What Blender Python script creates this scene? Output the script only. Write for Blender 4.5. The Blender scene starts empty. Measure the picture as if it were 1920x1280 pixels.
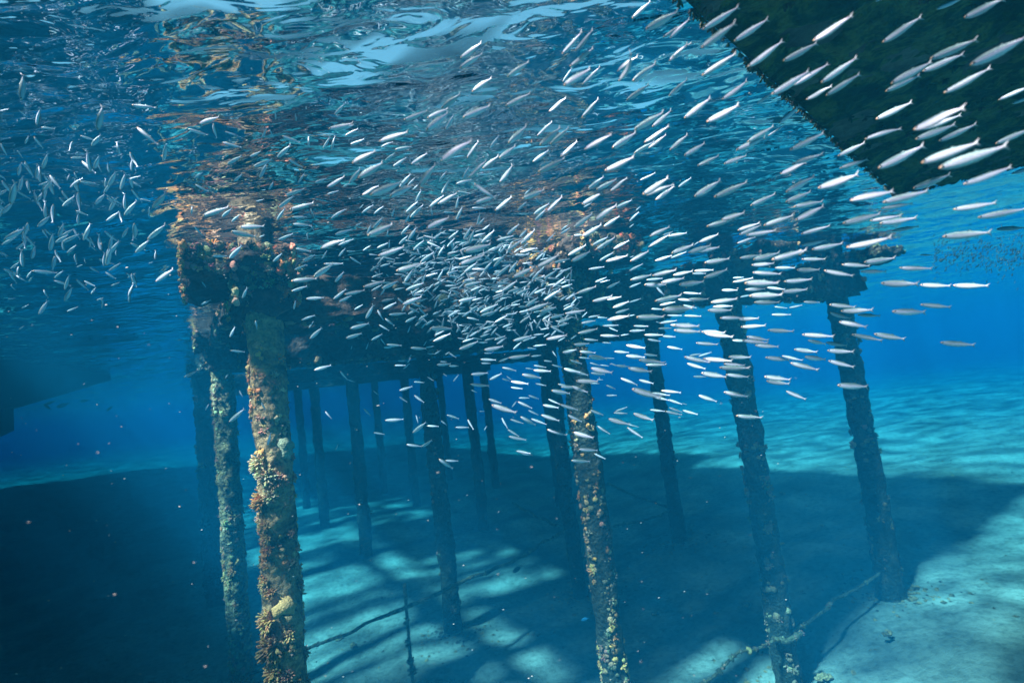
import bpy, bmesh, math, random
import numpy as np
from mathutils import Vector, Matrix, Quaternion, noise

# ------------------------------------------------------------------ camera, world, sun, exposure
sc = bpy.context.scene
C = sc.collection
SURF = 0.0                       # the water surface
CAMZ = -1.48                     # the diver's camera hangs 1.5 m below it
FPX, PITCH, ROLL = 907.0, math.atan(80 / 907.0), math.radians(6.8)
cam_d = bpy.data.cameras.new('camera'); cam = bpy.data.objects.new('camera', cam_d); C.objects.link(cam)
cam_d.sensor_width = 36.0; cam_d.lens = FPX / 1920 * 36; cam_d.clip_start = 0.02; cam_d.clip_end = 600
cam_d.dof.use_dof = True; cam_d.dof.focus_distance = 3.2; cam_d.dof.aperture_fstop = 2.2
cr, sr, cp, sp = math.cos(ROLL), math.sin(ROLL), math.cos(PITCH), math.sin(PITCH)
right = Vector((cr, sp * sr, -cp * sr)); up = Vector((sr, -sp * cr, cp * cr)); fwd = Vector((0, cp, sp))
M4 = Matrix.Identity(4)
for i in range(3):
    M4[i][0] = right[i]; M4[i][1] = up[i]; M4[i][2] = -fwd[i]
M4.translation = Vector((0, 0, CAMZ)); cam.matrix_world = M4
sc.camera = cam
CAM = Vector((0, 0, CAMZ))
def ray(x, y):
    return (fwd * FPX + right * (x - 960) + up * (640 - y)).normalized()
def at_z(x, y, z):
    d = ray(x, y); return CAM + d * ((z - CAMZ) / d.z)
def at_y(x, y, yy):
    d = ray(x, y); return CAM + d * (yy / d.y)

SUN_EL, SUN_DIR = math.radians(58), Vector((0.75, 0.66, 0)).normalized()   # horizontal travel of the light
sun_d = bpy.data.lights.new('sun', 'SUN'); sun = bpy.data.objects.new('sun', sun_d); C.objects.link(sun)
sun_d.energy = 5.0; sun_d.angle = math.radians(3.6); sun_d.color = (1.0, 0.57, 0.72)
travel = (SUN_DIR * math.cos(SUN_EL) + Vector((0, 0, -math.sin(SUN_EL)))).normalized()
sun.rotation_euler = travel.to_track_quat('-Z', 'Y').to_euler()
w = bpy.data.worlds.new('World'); sc.world = w; w.use_nodes = True
nt = w.node_tree; bg = nt.nodes['Background']
sky = nt.nodes.new('ShaderNodeTexSky'); sky.sky_type = 'NISHITA'; sky.sun_disc = False
sky.sun_elevation = SUN_EL; sky.sun_rotation = math.atan2(-SUN_DIR.x, -SUN_DIR.y)
nt.links.new(sky.outputs[0], bg.inputs[0]); bg.inputs[1].default_value = 0.05
sc.view_settings.view_transform = 'Standard'; sc.view_settings.look = 'None'
sc.view_settings.gamma = 1.0; sc.view_settings.exposure = 2.8
cy = sc.cycles
cy.use_denoising = True
cy.max_bounces = 8; cy.diffuse_bounces = 1; cy.glossy_bounces = 3; cy.transmission_bounces = 4
cy.volume_bounces = 0; cy.transparent_max_bounces = 12; cy.sample_clamp_indirect = 4.0
cy.caustics_reflective = False; cy.caustics_refractive = False

R = random.Random(7)
NR = np.random.RandomState(5)

# ------------------------------------------------------------------ helpers
def tag(o, label=None, cat=None, group=None, kind=None):
    if label: o['label'] = label
    if cat: o['category'] = cat
    if group: o['group'] = group
    if kind: o['kind'] = kind
    return o
def link(name, me, mat=None, parent=None):
    o = bpy.data.objects.new(name, me); C.objects.link(o)
    if mat is not None and not me.materials: me.materials.append(mat)
    if parent is not None: o.parent = parent
    return o
def empty(name, loc):
    o = bpy.data.objects.new(name, None); C.objects.link(o); o.location = loc; o.empty_display_size = 0.2
    return o
class MB:
    def __init__(s): s.v = []; s.f = []; s.c = []; s.n = 0
    def add(s, v, f, col=None):
        v = np.asarray(v, dtype=float).reshape(-1, 3)
        s.v.append(v); s.f += [tuple(i + s.n for i in q) for q in f]; s.n += len(v)
        s.c.append(np.tile(np.array(col if col is not None else (1, 1, 1), dtype=float), (len(v), 1)))
    def mesh(s, name, smooth=True):
        me = bpy.data.meshes.new(name)
        V = np.concatenate(s.v) if s.v else np.zeros((0, 3))
        me.from_pydata(V.tolist(), [], s.f)
        if s.v:
            a = me.color_attributes.new('tint', 'FLOAT_COLOR', 'POINT')
            cc = np.ones((len(V), 4)); cc[:, :3] = np.concatenate(s.c); a.data.foreach_set('color', cc.ravel())
        if smooth: me.polygons.foreach_set('use_smooth', [True] * len(me.polygons))
        me.update(); return me
    def obj(s, name, mat, parent=None, smooth=True):
        return link(name, s.mesh(name, smooth), mat, parent)

def nodes(name):
    m = bpy.data.materials.new(name); m.use_nodes = True
    t = m.node_tree; b = t.nodes['Principled BSDF']; return m, t, b
def N(t, k, **kw):
    n = t.nodes.new(k)
    for a, v in kw.items():
        if a.startswith('i_'): n.inputs[a[2:].replace('_', ' ')].default_value = v
        else: setattr(n, a, v)
    return n
def ramp(t, src, stops, interp='LINEAR'):
    r = t.nodes.new('ShaderNodeValToRGB'); r.color_ramp.interpolation = interp
    e = r.color_ramp.elements
    while len(e) < len(stops): e.new(0.5)
    for i, (p, c) in enumerate(stops):
        e[i].position = p; e[i].color = (c[0], c[1], c[2], 1) if not isinstance(c, (int, float)) else (c, c, c, 1)
    t.links.new(src, r.inputs[0]); return r.outputs[0]
def tex(t, kind, coord, **kw):
    n = t.nodes.new(kind)
    for a, v in kw.items():
        if a[0].isupper(): n.inputs[a.replace('_', ' ')].default_value = v
        else: setattr(n, a, v)
    t.links.new(coord, n.inputs['Vector']); return n
def bump(t, b, h, strength=0.5, dist=0.02):
    n = t.nodes.new('ShaderNodeBump'); n.inputs['Strength'].default_value = strength; n.inputs['Distance'].default_value = dist
    t.links.new(h, n.inputs['Height']); t.links.new(n.outputs[0], b.inputs['Normal']); return n
def mixc(t, f, a, b, mode='MIX'):
    n = t.nodes.new('ShaderNodeMix'); n.data_type = 'RGBA'; n.blend_type = mode
    for k, v in ((0, f), (6, a), (7, b)):
        if isinstance(v, (int, float)): n.inputs[k].default_value = v
        elif isinstance(v, tuple): n.inputs[k].default_value = (*v, 1)
        else: t.links.new(v, n.inputs[k])
    return n.outputs[2]

# ------------------------------------------------------------------ materials
def m_sand():
    m, t, b = nodes('sand'); co = N(t, 'ShaderNodeNewGeometry').outputs['Position']
    a = tex(t, 'ShaderNodeTexNoise', co, Scale=0.55, Detail=5, Roughness=0.6)
    c = tex(t, 'ShaderNodeTexNoise', co, Scale=9, Detail=6, Roughness=0.7)
    base = ramp(t, a.outputs[0], [(0.35, (0.25, 0.22, 0.17)), (0.48, (0.42, 0.38, 0.31)), (0.65, (0.60, 0.55, 0.45))])
    spk = ramp(t, c.outputs[0], [(0.30, (0.45, 0.45, 0.42)), (0.55, (1, 1, 1))])
    t.links.new(mixc(t, 1.0, base, spk, 'MULTIPLY'), b.inputs['Base Color']); b.inputs['Roughness'].default_value = 0.95
    s = t.nodes.new('ShaderNodeMath'); s.operation = 'ADD'
    d = tex(t, 'ShaderNodeTexNoise', co, Scale=3.0, Detail=4)
    t.links.new(c.outputs[0], s.inputs[0]); t.links.new(d.outputs[0], s.inputs[1])
    bump(t, b, s.outputs[0], 0.9, 0.07); return m
def m_water():
    m = bpy.data.materials.new('rippled water'); m.use_nodes = True; t = m.node_tree
    t.nodes.remove(t.nodes['Principled BSDF']); out = t.nodes['Material Output']
    co = N(t, 'ShaderNodeNewGeometry').outputs['Position']
    mp = N(t, 'ShaderNodeMapping'); mp.inputs['Rotation'].default_value = (0, 0, 0.35); mp.inputs['Scale'].default_value = (0.55, 1.25, 1)
    t.links.new(co, mp.inputs[0])
    n1 = tex(t, 'ShaderNodeTexNoise', mp.outputs[0], Scale=8.0, Detail=2, Roughness=0.5, Distortion=0.8)
    n2 = tex(t, 'ShaderNodeTexNoise', mp.outputs[0], Scale=2.6, Detail=2, Roughness=0.5, Distortion=0.9)
    h = N(t, 'ShaderNodeMath', operation='MULTIPLY_ADD'); h.inputs[1].default_value = 0.26
    t.links.new(n1.outputs[0], h.inputs[0]); t.links.new(n2.outputs[0], h.inputs[2])
    bp = N(t, 'ShaderNodeBump'); bp.inputs['Strength'].default_value = 1.0; bp.inputs['Distance'].default_value = 0.06
    t.links.new(h.outputs[0], bp.inputs['Height'])
    fr = N(t, 'ShaderNodeFresnel'); fr.inputs[0].default_value = 1.333; t.links.new(bp.outputs[0], fr.inputs[1])
    gl = N(t, 'ShaderNodeBsdfGlossy'); gl.inputs['Roughness'].default_value = 0.0; gl.inputs['Color'].default_value = (0.95, 0.97, 1, 1)
    t.links.new(bp.outputs[0], gl.inputs['Normal'])
    tr = N(t, 'ShaderNodeBsdfTransparent')
    # noise in the transmission colour imitates light patches focused by ripples
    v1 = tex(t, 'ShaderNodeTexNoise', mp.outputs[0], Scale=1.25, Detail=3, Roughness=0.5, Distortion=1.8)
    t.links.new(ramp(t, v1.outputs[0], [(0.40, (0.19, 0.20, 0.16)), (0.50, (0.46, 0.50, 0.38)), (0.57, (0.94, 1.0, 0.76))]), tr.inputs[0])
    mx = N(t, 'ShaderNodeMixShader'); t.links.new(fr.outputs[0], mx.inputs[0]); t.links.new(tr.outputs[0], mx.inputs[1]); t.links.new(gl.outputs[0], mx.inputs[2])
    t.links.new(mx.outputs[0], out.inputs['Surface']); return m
def m_haze():
    m = bpy.data.materials.new('sea water haze'); m.use_nodes = True; t = m.node_tree
    t.nodes.remove(t.nodes['Principled BSDF']); out = t.nodes['Material Output']
    v = N(t, 'ShaderNodeVolumePrincipled')
    SS = (0.0004, 0.0156, 0.0315); ST = (0.165, 0.056, 0.0435)
    d = 0.25; v.inputs['Density'].default_value = d
    col = [s / d for s in SS]
    ab = [max(0, 1 - (T / d - c) / (1 - c)) for T, c in zip(ST, col)]
    v.inputs['Color'].default_value = (*col, 1); v.inputs['Absorption Color'].default_value = (*[a * a for a in ab], 1)
    v.inputs['Anisotropy'].default_value = -0.10
    t.links.new(v.outputs[0], out.inputs['Volume']); return m
def m_crust(name, stops, scale=6.0, tintmix=False, rough=0.9, bd=0.05):
    m, t, b = nodes(name); co = N(t, 'ShaderNodeTexCoord').outputs['Object']
    oi = N(t, 'ShaderNodeObjectInfo')
    a = N(t, 'ShaderNodeVectorMath', operation='ADD'); t.links.new(co, a.inputs[0]); 
    sc_ = N(t, 'ShaderNodeMath', operation='MULTIPLY'); sc_.inputs[1].default_value = 37.0
    t.links.new(oi.outputs['Random'], sc_.inputs[0]); t.links.new(sc_.outputs[0], a.inputs[1])
    n1 = tex(t, 'ShaderNodeTexNoise', a.outputs[0], Scale=scale, Detail=6, Roughness=0.65, Distortion=0.8)
    n2 = tex(t, 'ShaderNodeTexVoronoi', a.outputs[0], Scale=scale * 5)
    n3 = tex(t, 'ShaderNodeTexNoise', a.outputs[0], Scale=scale * 9, Detail=4, Roughness=0.7)
    c = ramp(t, n1.outputs[0], stops)
    c = mixc(t, 0.75, c, ramp(t, n3.outputs[0], [(0.3, (0.35, 0.33, 0.32)), (0.62, (1.25, 1.2, 1.15))]), 'MULTIPLY')
    if tintmix:
        at = N(t, 'ShaderNodeAttribute'); at.attribute_name = 'tint'
        c = mixc(t, 1.0, c, at.outputs['Color'], 'MULTIPLY')
    t.links.new(c, b.inputs['Base Color']); b.inputs['Roughness'].default_value = rough
    s = N(t, 'ShaderNodeMath', operation='SUBTRACT'); t.links.new(n3.outputs[0], s.inputs[0]); t.links.new(n2.outputs['Distance'], s.inputs[1])
    bump(t, b, s.outputs[0], 0.8, bd); return m
SAND, WATER, HAZE = m_sand(), m_water(), m_haze()
CRUST = m_crust('encrusted pile', [(0.30, (0.015, 0.016, 0.012)), (0.40, (0.10, 0.08, 0.045)), (0.48, (0.36, 0.22, 0.11)), (0.57, (0.78, 0.44, 0.20)), (0.68, (0.12, 0.08, 0.05))], 4.0)
CRUSTD = m_crust('dark weedy pile', [(0.30, (0.010, 0.014, 0.012)), (0.45, (0.030, 0.040, 0.028)), (0.55, (0.08, 0.08, 0.05)), (0.66, (0.22, 0.15, 0.10)), (0.75, (0.05, 0.04, 0.03))], 5.0)
BEAM = m_crust('sponge covered concrete', [(0.32, (0.02, 0.015, 0.012)), (0.48, (0.06, 0.035, 0.025)), (0.60, (0.16, 0.08, 0.05)), (0.7, (0.30, 0.17, 0.10))], 3.0)
CORAL = m_crust('coral', [(0.3, (0.8, 0.75, 0.65)), (0.6, (1.15, 1.1, 1.0))], 12.0, tintmix=True, bd=0.01)
TIMBER = m_crust('weathered timber', [(0.3, (0.08, 0.06, 0.045)), (0.6, (0.20, 0.16, 0.12))], 1.5)
ALGAE = m_crust('green algae', [(0.30, (0.010, 0.020, 0.006)), (0.46, (0.04, 0.075, 0.018)), (0.56, (0.16, 0.18, 0.045)), (0.74, (0.25, 0.20, 0.07))], 4.5, bd=0.06)
ROPEM = m_crust('encrusted rope', [(0.35, (0.05, 0.05, 0.035)), (0.55, (0.30, 0.26, 0.15)), (0.7, (0.6, 0.5, 0.3))], 7.0)
def m_plain(name, col, rough=0.6, metal=0.0):
    m, t, b = nodes(name); co = N(t, 'ShaderNodeTexCoord').outputs['Object']
    n = tex(t, 'ShaderNodeTexNoise', co, Scale=8, Detail=3)
    t.links.new(ramp(t, n.outputs[0], [(0.3, tuple(x * 0.75 for x in col)), (0.7, col)]), b.inputs['Base Color'])
    b.inputs['Roughness'].default_value = rough; b.inputs['Metallic'].default_value = metal; return m
def m_fish():
    m, t, b = nodes('silver scales'); co = N(t, 'ShaderNodeTexCoord').outputs['Object']
    sx = N(t, 'ShaderNodeSeparateXYZ'); t.links.new(co, sx.inputs[0])
    mr = N(t, 'ShaderNodeMapRange'); mr.inputs[1].default_value = -0.1; mr.inputs[2].default_value = 0.1
    t.links.new(sx.outputs[2], mr.inputs[0])
    body = ramp(t, mr.outputs[0], [(0.0, (0.97, 0.90, 0.92)), (0.40, (0.92, 0.86, 0.92)), (0.52, (0.60, 0.62, 0.70)), (0.60, (0.86, 0.70, 0.86)), (0.68, (0.32, 0.44, 0.44)), (1.0, (0.07, 0.15, 0.14))])
    n = tex(t, 'ShaderNodeTexNoise', co, Scale=30, Detail=2)
    body = mixc(t, 0.35, body, ramp(t, n.outputs[0], [(0.35, (0.6, 0.65, 0.65)), (0.6, (1.1, 1.1, 1.1))]), 'MULTIPLY')
    oi = N(t, 'ShaderNodeObjectInfo')
    body = mixc(t, 1.0, body, ramp(t, oi.outputs['Random'], [(0.0, (0.62, 0.66, 0.68)), (0.35, (0.88, 0.90, 0.90)), (0.7, (1.0, 0.96, 1.0)), (1.0, (1.08, 1.0, 1.04))]), 'MULTIPLY')
    # dusky snout
    m2 = N(t, 'ShaderNodeMapRange'); m2.inputs[1].default_value = -0.49; m2.inputs[2].default_value = -0.42
    t.links.new(sx.outputs[0], m2.inputs[0])
    body = mixc(t, m2.outputs[0], (0.90, 0.48, 0.20), body)
    t.links.new(body, b.inputs['Base Color']); b.inputs['Roughness'].default_value = 0.36; b.inputs['Metallic'].default_value = 0.12
    w_ = tex(t, 'ShaderNodeTexVoronoi', co, Scale=70); bump(t, b, w_.outputs['Distance'], 0.15, 0.01); return m
FISH = m_fish()
FIN = m_plain('pale fin', (0.62, 0.60, 0.62), 0.4)
EYE = m_plain('dark eye', (0.012, 0.012, 0.015), 0.15)
DARKFISH = m_plain('dark fish skin', (0.04, 0.06, 0.07), 0.5)
BLUEFISH = m_plain('blue fish skin', (0.05, 0.35, 0.65), 0.4)
SPECK = m_plain('drifting specks', (0.80, 0.62, 0.55), 0.6)

# ------------------------------------------------------------------ seabed, water surface, haze
def polar(r0, r1, nr, na, zf):
    rr = np.concatenate([[0.0], np.geomspace(r0, r1, nr)]); aa = np.linspace(0, 2 * math.pi, na, endpoint=False)
    X = np.outer(rr[1:], np.cos(aa)).ravel(); Y = np.outer(rr[1:], np.sin(aa)).ravel()
    X = np.concatenate([[0], X]); Y = np.concatenate([[0], Y]); Z = zf(X, Y)
    idx = 1 + np.arange(nr * na).reshape(nr, na)
    a = idx[:-1]; b_ = idx[1:]
    q = np.stack([a, b_, np.roll(b_, -1, 1), np.roll(a, -1, 1)], -1).reshape(-1, 4)
    f = [tuple(t_) for t_ in q.tolist()] + [(0, int(idx[0, i]), int(idx[0, (i + 1) % na])) for i in range(na)]
    me = bpy.data.meshes.new('sheet'); me.from_pydata(np.stack([X, Y, Z], -1).tolist(), [], f)
    me.polygons.foreach_set('use_smooth', [True] * len(me.polygons)); me.update(); return me
WK = []
for lam, slope, n_ in ((2.6, 0.020, 5), (1.3, 0.036, 6), (0.7, 0.068, 8), (0.38, 0.080, 9), (0.22, 0.050, 8)):
    for k in range(n_):
        th = math.radians(70) + NR.normal(0, 0.75); l_ = lam * NR.uniform(0.75, 1.3); kk = 2 * math.pi / l_
        WK.append((kk * math.cos(th), kk * math.sin(th), NR.uniform(0, 6.28), slope * 1.41 / math.sqrt(n_) / kk))
def wave(X, Y):
    Z = np.zeros_like(X); dist = np.hypot(X, Y)
    Xd = X + 0.10 * np.sin(1.7 * Y + 0.6) + 0.05 * np.sin(4.1 * X + 2.9 * Y); Yd = Y + 0.10 * np.sin(1.9 * X + 1.1) + 0.05 * np.sin(3.7 * Y - 3.3 * X)
    for kx, ky, ph, a in WK:
        Z += a * np.sin(kx * Xd + ky * Yd + ph)
    return SURF + Z * np.where(dist > 60, 60 / np.maximum(dist, 1), 1)
water = link('water_surface', polar(0.3, 118, 420, 720, wave), WATER); tag(water, kind='structure')

def floor_z(X, Y):
    X = np.asarray(X, float); Y = np.asarray(Y, float)
    Z = -6.02 + 0.65 / (1 + np.exp(-(X - 3.9) / 0.9)) + 0.10 * np.sin(0.31 * X + 0.5) * np.sin(0.27 * Y + 1.0) + 0.05 * np.sin(0.9 * X + 0.4 * Y) + 0.035 * np.sin(1.9 * Y - 1.1 * X + 2)
    Z += 0.9 / (1 + np.exp(-(X - 14 + 0.2 * Y) / 4.0)) * np.exp(-((Y - 20) / 30.0) ** 2)
    Z += 2.2 / (1 + np.exp((X + 24 - 0.2 * (Y - 25)) / 4.5)) * (1 / (1 + np.exp(-(Y - 22) / 4.0)))
    Z += 0.012 * np.sin(7 * Y + 2.0 * np.sin(0.8 * X)) + 0.012 * np.sin(5.3 * X + 3 * Y)
    return Z
def fz(x, y): return float(floor_z(np.array([x]), np.array([y]))[0])
seabed = link('seabed', polar(0.5, 118, 300, 500, floor_z), SAND); tag(seabed, kind='structure')

hz = MB(); H0, H1, HR = -7.4, 1.6, 121.0
hv = [(x, y, z) for z in (H0, H1) for x, y in ((-HR, -HR), (HR, -HR), (HR, HR), (-HR, HR))]
hz.add(hv, [(0, 3, 2, 1), (4, 5, 6, 7), (0, 1, 5, 4), (1, 2, 6, 5), (2, 3, 7, 6), (3, 0, 4, 7)])
haze = hz.obj('haze', HAZE, smooth=False); tag(haze, kind='stuff')
haze['label'] = 'blue sea water that fades far things'
# ------------------------------------------------------------------ jetty: grid of piles
U = Vector((0.885, 0.465, 0)).normalized(); V = Vector((-0.56, 0.83, 0)).normalized(); A0 = Vector((-2.05, 4.0, 0))
ZUP = Vector((0, 0, 1))
def uv(s, t, z=0.0): return A0 + U * s + V * t + Vector((0, 0, z))

def rnoise(V3, scale, seed=0.0):
    o = Vector((seed * 3.1, seed * 1.7, seed * 2.3))
    return np.array([noise.fractal(Vector(p) * scale + o, 0.8, 2.1, 4) for p in V3])
def shaft_mesh(r, z0, z1, step, na, amp, seed, flare=0.0):
    nz = max(4, int((z1 - z0) / step)); zz = np.linspace(z0, z1, nz); aa = np.linspace(0, 2 * math.pi, na, endpoint=False)
    P = []; Nn = []
    for z in zz:
        for a in aa: P.append((r * math.cos(a), r * math.sin(a), z)); Nn.append((math.cos(a), math.sin(a), 0))
    P = np.array(P); Nn = np.array(Nn)
    n1 = rnoise(P, 2.2, seed); n2 = rnoise(P, 9.0, seed + 5)
    d = amp * (0.55 * n1 + 0.45 * n2); d += 0.0 if not flare else flare * np.exp(-(P[:, 2] - z0) / 0.25)
    lean = 0.012 * np.sin(P[:, 2] * 1.3 + seed)
    P = P + Nn * d[:, None]; P[:, 0] += lean
    f = []
    for i in range(nz - 1):
        for j in range(na):
            k = (j + 1) % na
            f.append((i * na + j, i * na + k, (i + 1) * na + k, (i + 1) * na + j))
    b = MB(); b.add(P, f); return b
def basis(n):
    n = Vector(n).normalized(); a = n.cross(Vector((0.3, 0.5, 0.81))).normalized(); return n, a, n.cross(a)
TUBE_F = [(r_ * 6 + j, r_ * 6 + (j + 1) % 6, (r_ + 1) * 6 + (j + 1) % 6, (r_ + 1) * 6 + j) for r_ in range(3) for j in range(6)] + [(18, 19, 20), (18, 20, 21), (18, 21, 22), (18, 22, 23)]
ANG6 = [(math.cos(j * math.pi / 3), math.sin(j * math.pi / 3)) for j in range(6)]
def finger(mb, p, n, L, r, col, rnd):
    n, a, b = basis(n); pts = []
    bend = (a * rnd.uniform(-1, 1) + b * rnd.uniform(-1, 1)) * L * 0.25
    for h, rr in ((0, 0.9), (0.45, 1.0), (0.85, 1.05), (1.0, 0.55)):
        c = p + n * (L * h) + bend * h * h
        for (ca, sa) in ANG6: pts.append(c + (a * ca + b * sa) * (r * rr))
    mb.add([tuple(q) for q in pts], TUBE_F, col)
ICO = None
def ico():
    global ICO
    if ICO is None:
        bm = bmesh.new(); bmesh.ops.create_icosphere(bm, subdivisions=2, radius=1)
        ICO = (np.array([v.co[:] for v in bm.verts]), [tuple(v.index for v in f.verts) for f in bm.faces]); bm.free()
    return ICO
def lump(mb, p, n, r, col, rnd, flat=0.6):
    v, f = ico(); n, a, b = basis(n)
    s = np.array([rnd.uniform(0, 9) for _ in range(3)])
    k = 1 + 0.22 * np.sin(v @ np.array([3.1, 2.3, 1.7]) * 2 + s[0]) + 0.16 * np.sin(v @ np.array([-2.1, 3.7, 2.9]) * 2.5 + s[1]) + 0.10 * np.sin(v @ np.array([6.1, -5.7, 7.9]) + s[2])
    w_ = v * k[:, None] * r
    P = np.outer(w_[:, 0], a) + np.outer(w_[:, 1] * rnd.uniform(0.7, 1.2), b) + np.outer(w_[:, 2] * flat, n) + np.array(p)
    mb.add(P, f, col)
def cluster(mb, p, n, r, col, rnd, nf=14, fr=0.16):
    """a small branching coral head: fingers fanning out of one foot"""
    n, a, b = basis(n)
    for k in range(nf):
        th = rnd.uniform(0, 6.283); q = math.sqrt(rnd.random()) * 1.05
        d = (n * math.cos(q) + (a * math.cos(th) + b * math.sin(th)) * math.sin(q)).normalized()
        c = tuple(x * rnd.uniform(0.75, 1.2) for x in col)
        finger(mb, p + (a * math.cos(th) + b * math.sin(th)) * r * 0.25 * q, d, r * rnd.uniform(0.7, 1.1), r * fr * rnd.uniform(0.8, 1.2), c, rnd)
PAL = [(0.98, 0.54, 0.22), (0.95, 0.42, 0.14), (0.74, 0.28, 0.10), (0.92, 0.40, 0.26), (0.56, 0.36, 0.18), (1.0, 0.72, 0.42), (0.36, 0.20, 0.09)]
DPAL = [(0.42, 0.25, 0.15), (0.58, 0.30, 0.20), (0.24, 0.22, 0.14), (0.66, 0.42, 0.27), (0.12, 0.11, 0.08)]
def crust_mesh(r, z0, z1, n, rnd, pal, size=(0.02, 0.06), bias=None, prob=0.5, seed=0.0):
    mb = MB(); k = 0; tries = 0
    while k < n and tries < n * 12:
        tries += 1
        z = rnd.uniform(z0, z1); a = rnd.uniform(0, 6.283)
        d = noise.noise(Vector((math.cos(a) * 1.3 + seed, math.sin(a) * 1.3, z * 1.7)))
        if d < (0.5 - prob) * 0.8: continue
        if bias and rnd.random() > bias(a, z): continue
        nn = Vector((math.cos(a), math.sin(a), rnd.uniform(-0.3, 0.3)))
        p = Vector((math.cos(a) * r * 0.98, math.sin(a) * r * 0.98, z)); s = rnd.uniform(*size)
        ci = int((noise.noise(Vector((a * 0.8, z * 1.2 + 7, seed))) * 1.2 + 0.5) * len(pal) + rnd.uniform(-1, 1)) % len(pal)
        col = tuple(x * rnd.uniform(0.8, 1.15) for x in pal[ci])
        if rnd.random() < 0.3: cluster(mb, p - nn * s * 0.2, nn, s * 1.3, col, rnd, nf=12, fr=0.15)
        else: lump(mb, p, nn, s * 0.85, col, rnd)
        k += 1
    return mb
def rough_prism(prof, a_dir, b_dir, b0, b1, amp, maxedge, seed=0.0):
    """profile (a, z) extruded along b, its faces cut small and roughened by growth"""
    bm = bmesh.new()
    vs = [bm.verts.new(tuple(a_dir * a + b_dir * b0 + ZUP * z)) for a, z in prof]
    f = bm.faces.new(vs); e = bmesh.ops.extrude_face_region(bm, geom=[f])
    bmesh.ops.translate(bm, vec=b_dir * (b1 - b0), verts=[g for g in e['geom'] if isinstance(g, bmesh.types.BMVert)])
    bmesh.ops.recalc_face_normals(bm, faces=bm.faces)
    bmesh.ops.triangulate(bm, faces=bm.faces)
    for _ in range(9):
        L = [g for g in bm.edges if g.calc_length() > maxedge]
        if not L or len(bm.verts) > 30000: break
        bmesh.ops.subdivide_edges(bm, edges=L, cuts=1)
        bmesh.ops.triangulate(bm, faces=[q for q in bm.faces if len(q.verts) > 3])
    bm.normal_update()
    o = Vector((seed, seed * 2, 0)); mv = []
    for v in bm.verts: mv.append(v.normal * amp * noise.fractal((v.co + o) * 5.0, 0.7, 2.2, 4))
    for v, d in zip(bm.verts, mv): v.co += d
    V_ = [v.co[:] for v in bm.verts]; bm.verts.index_update(); F_ = [tuple(v.index for v in q.verts) for q in bm.faces]; bm.free()
    mb = MB(); mb.add(V_, F_); return mb

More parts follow.
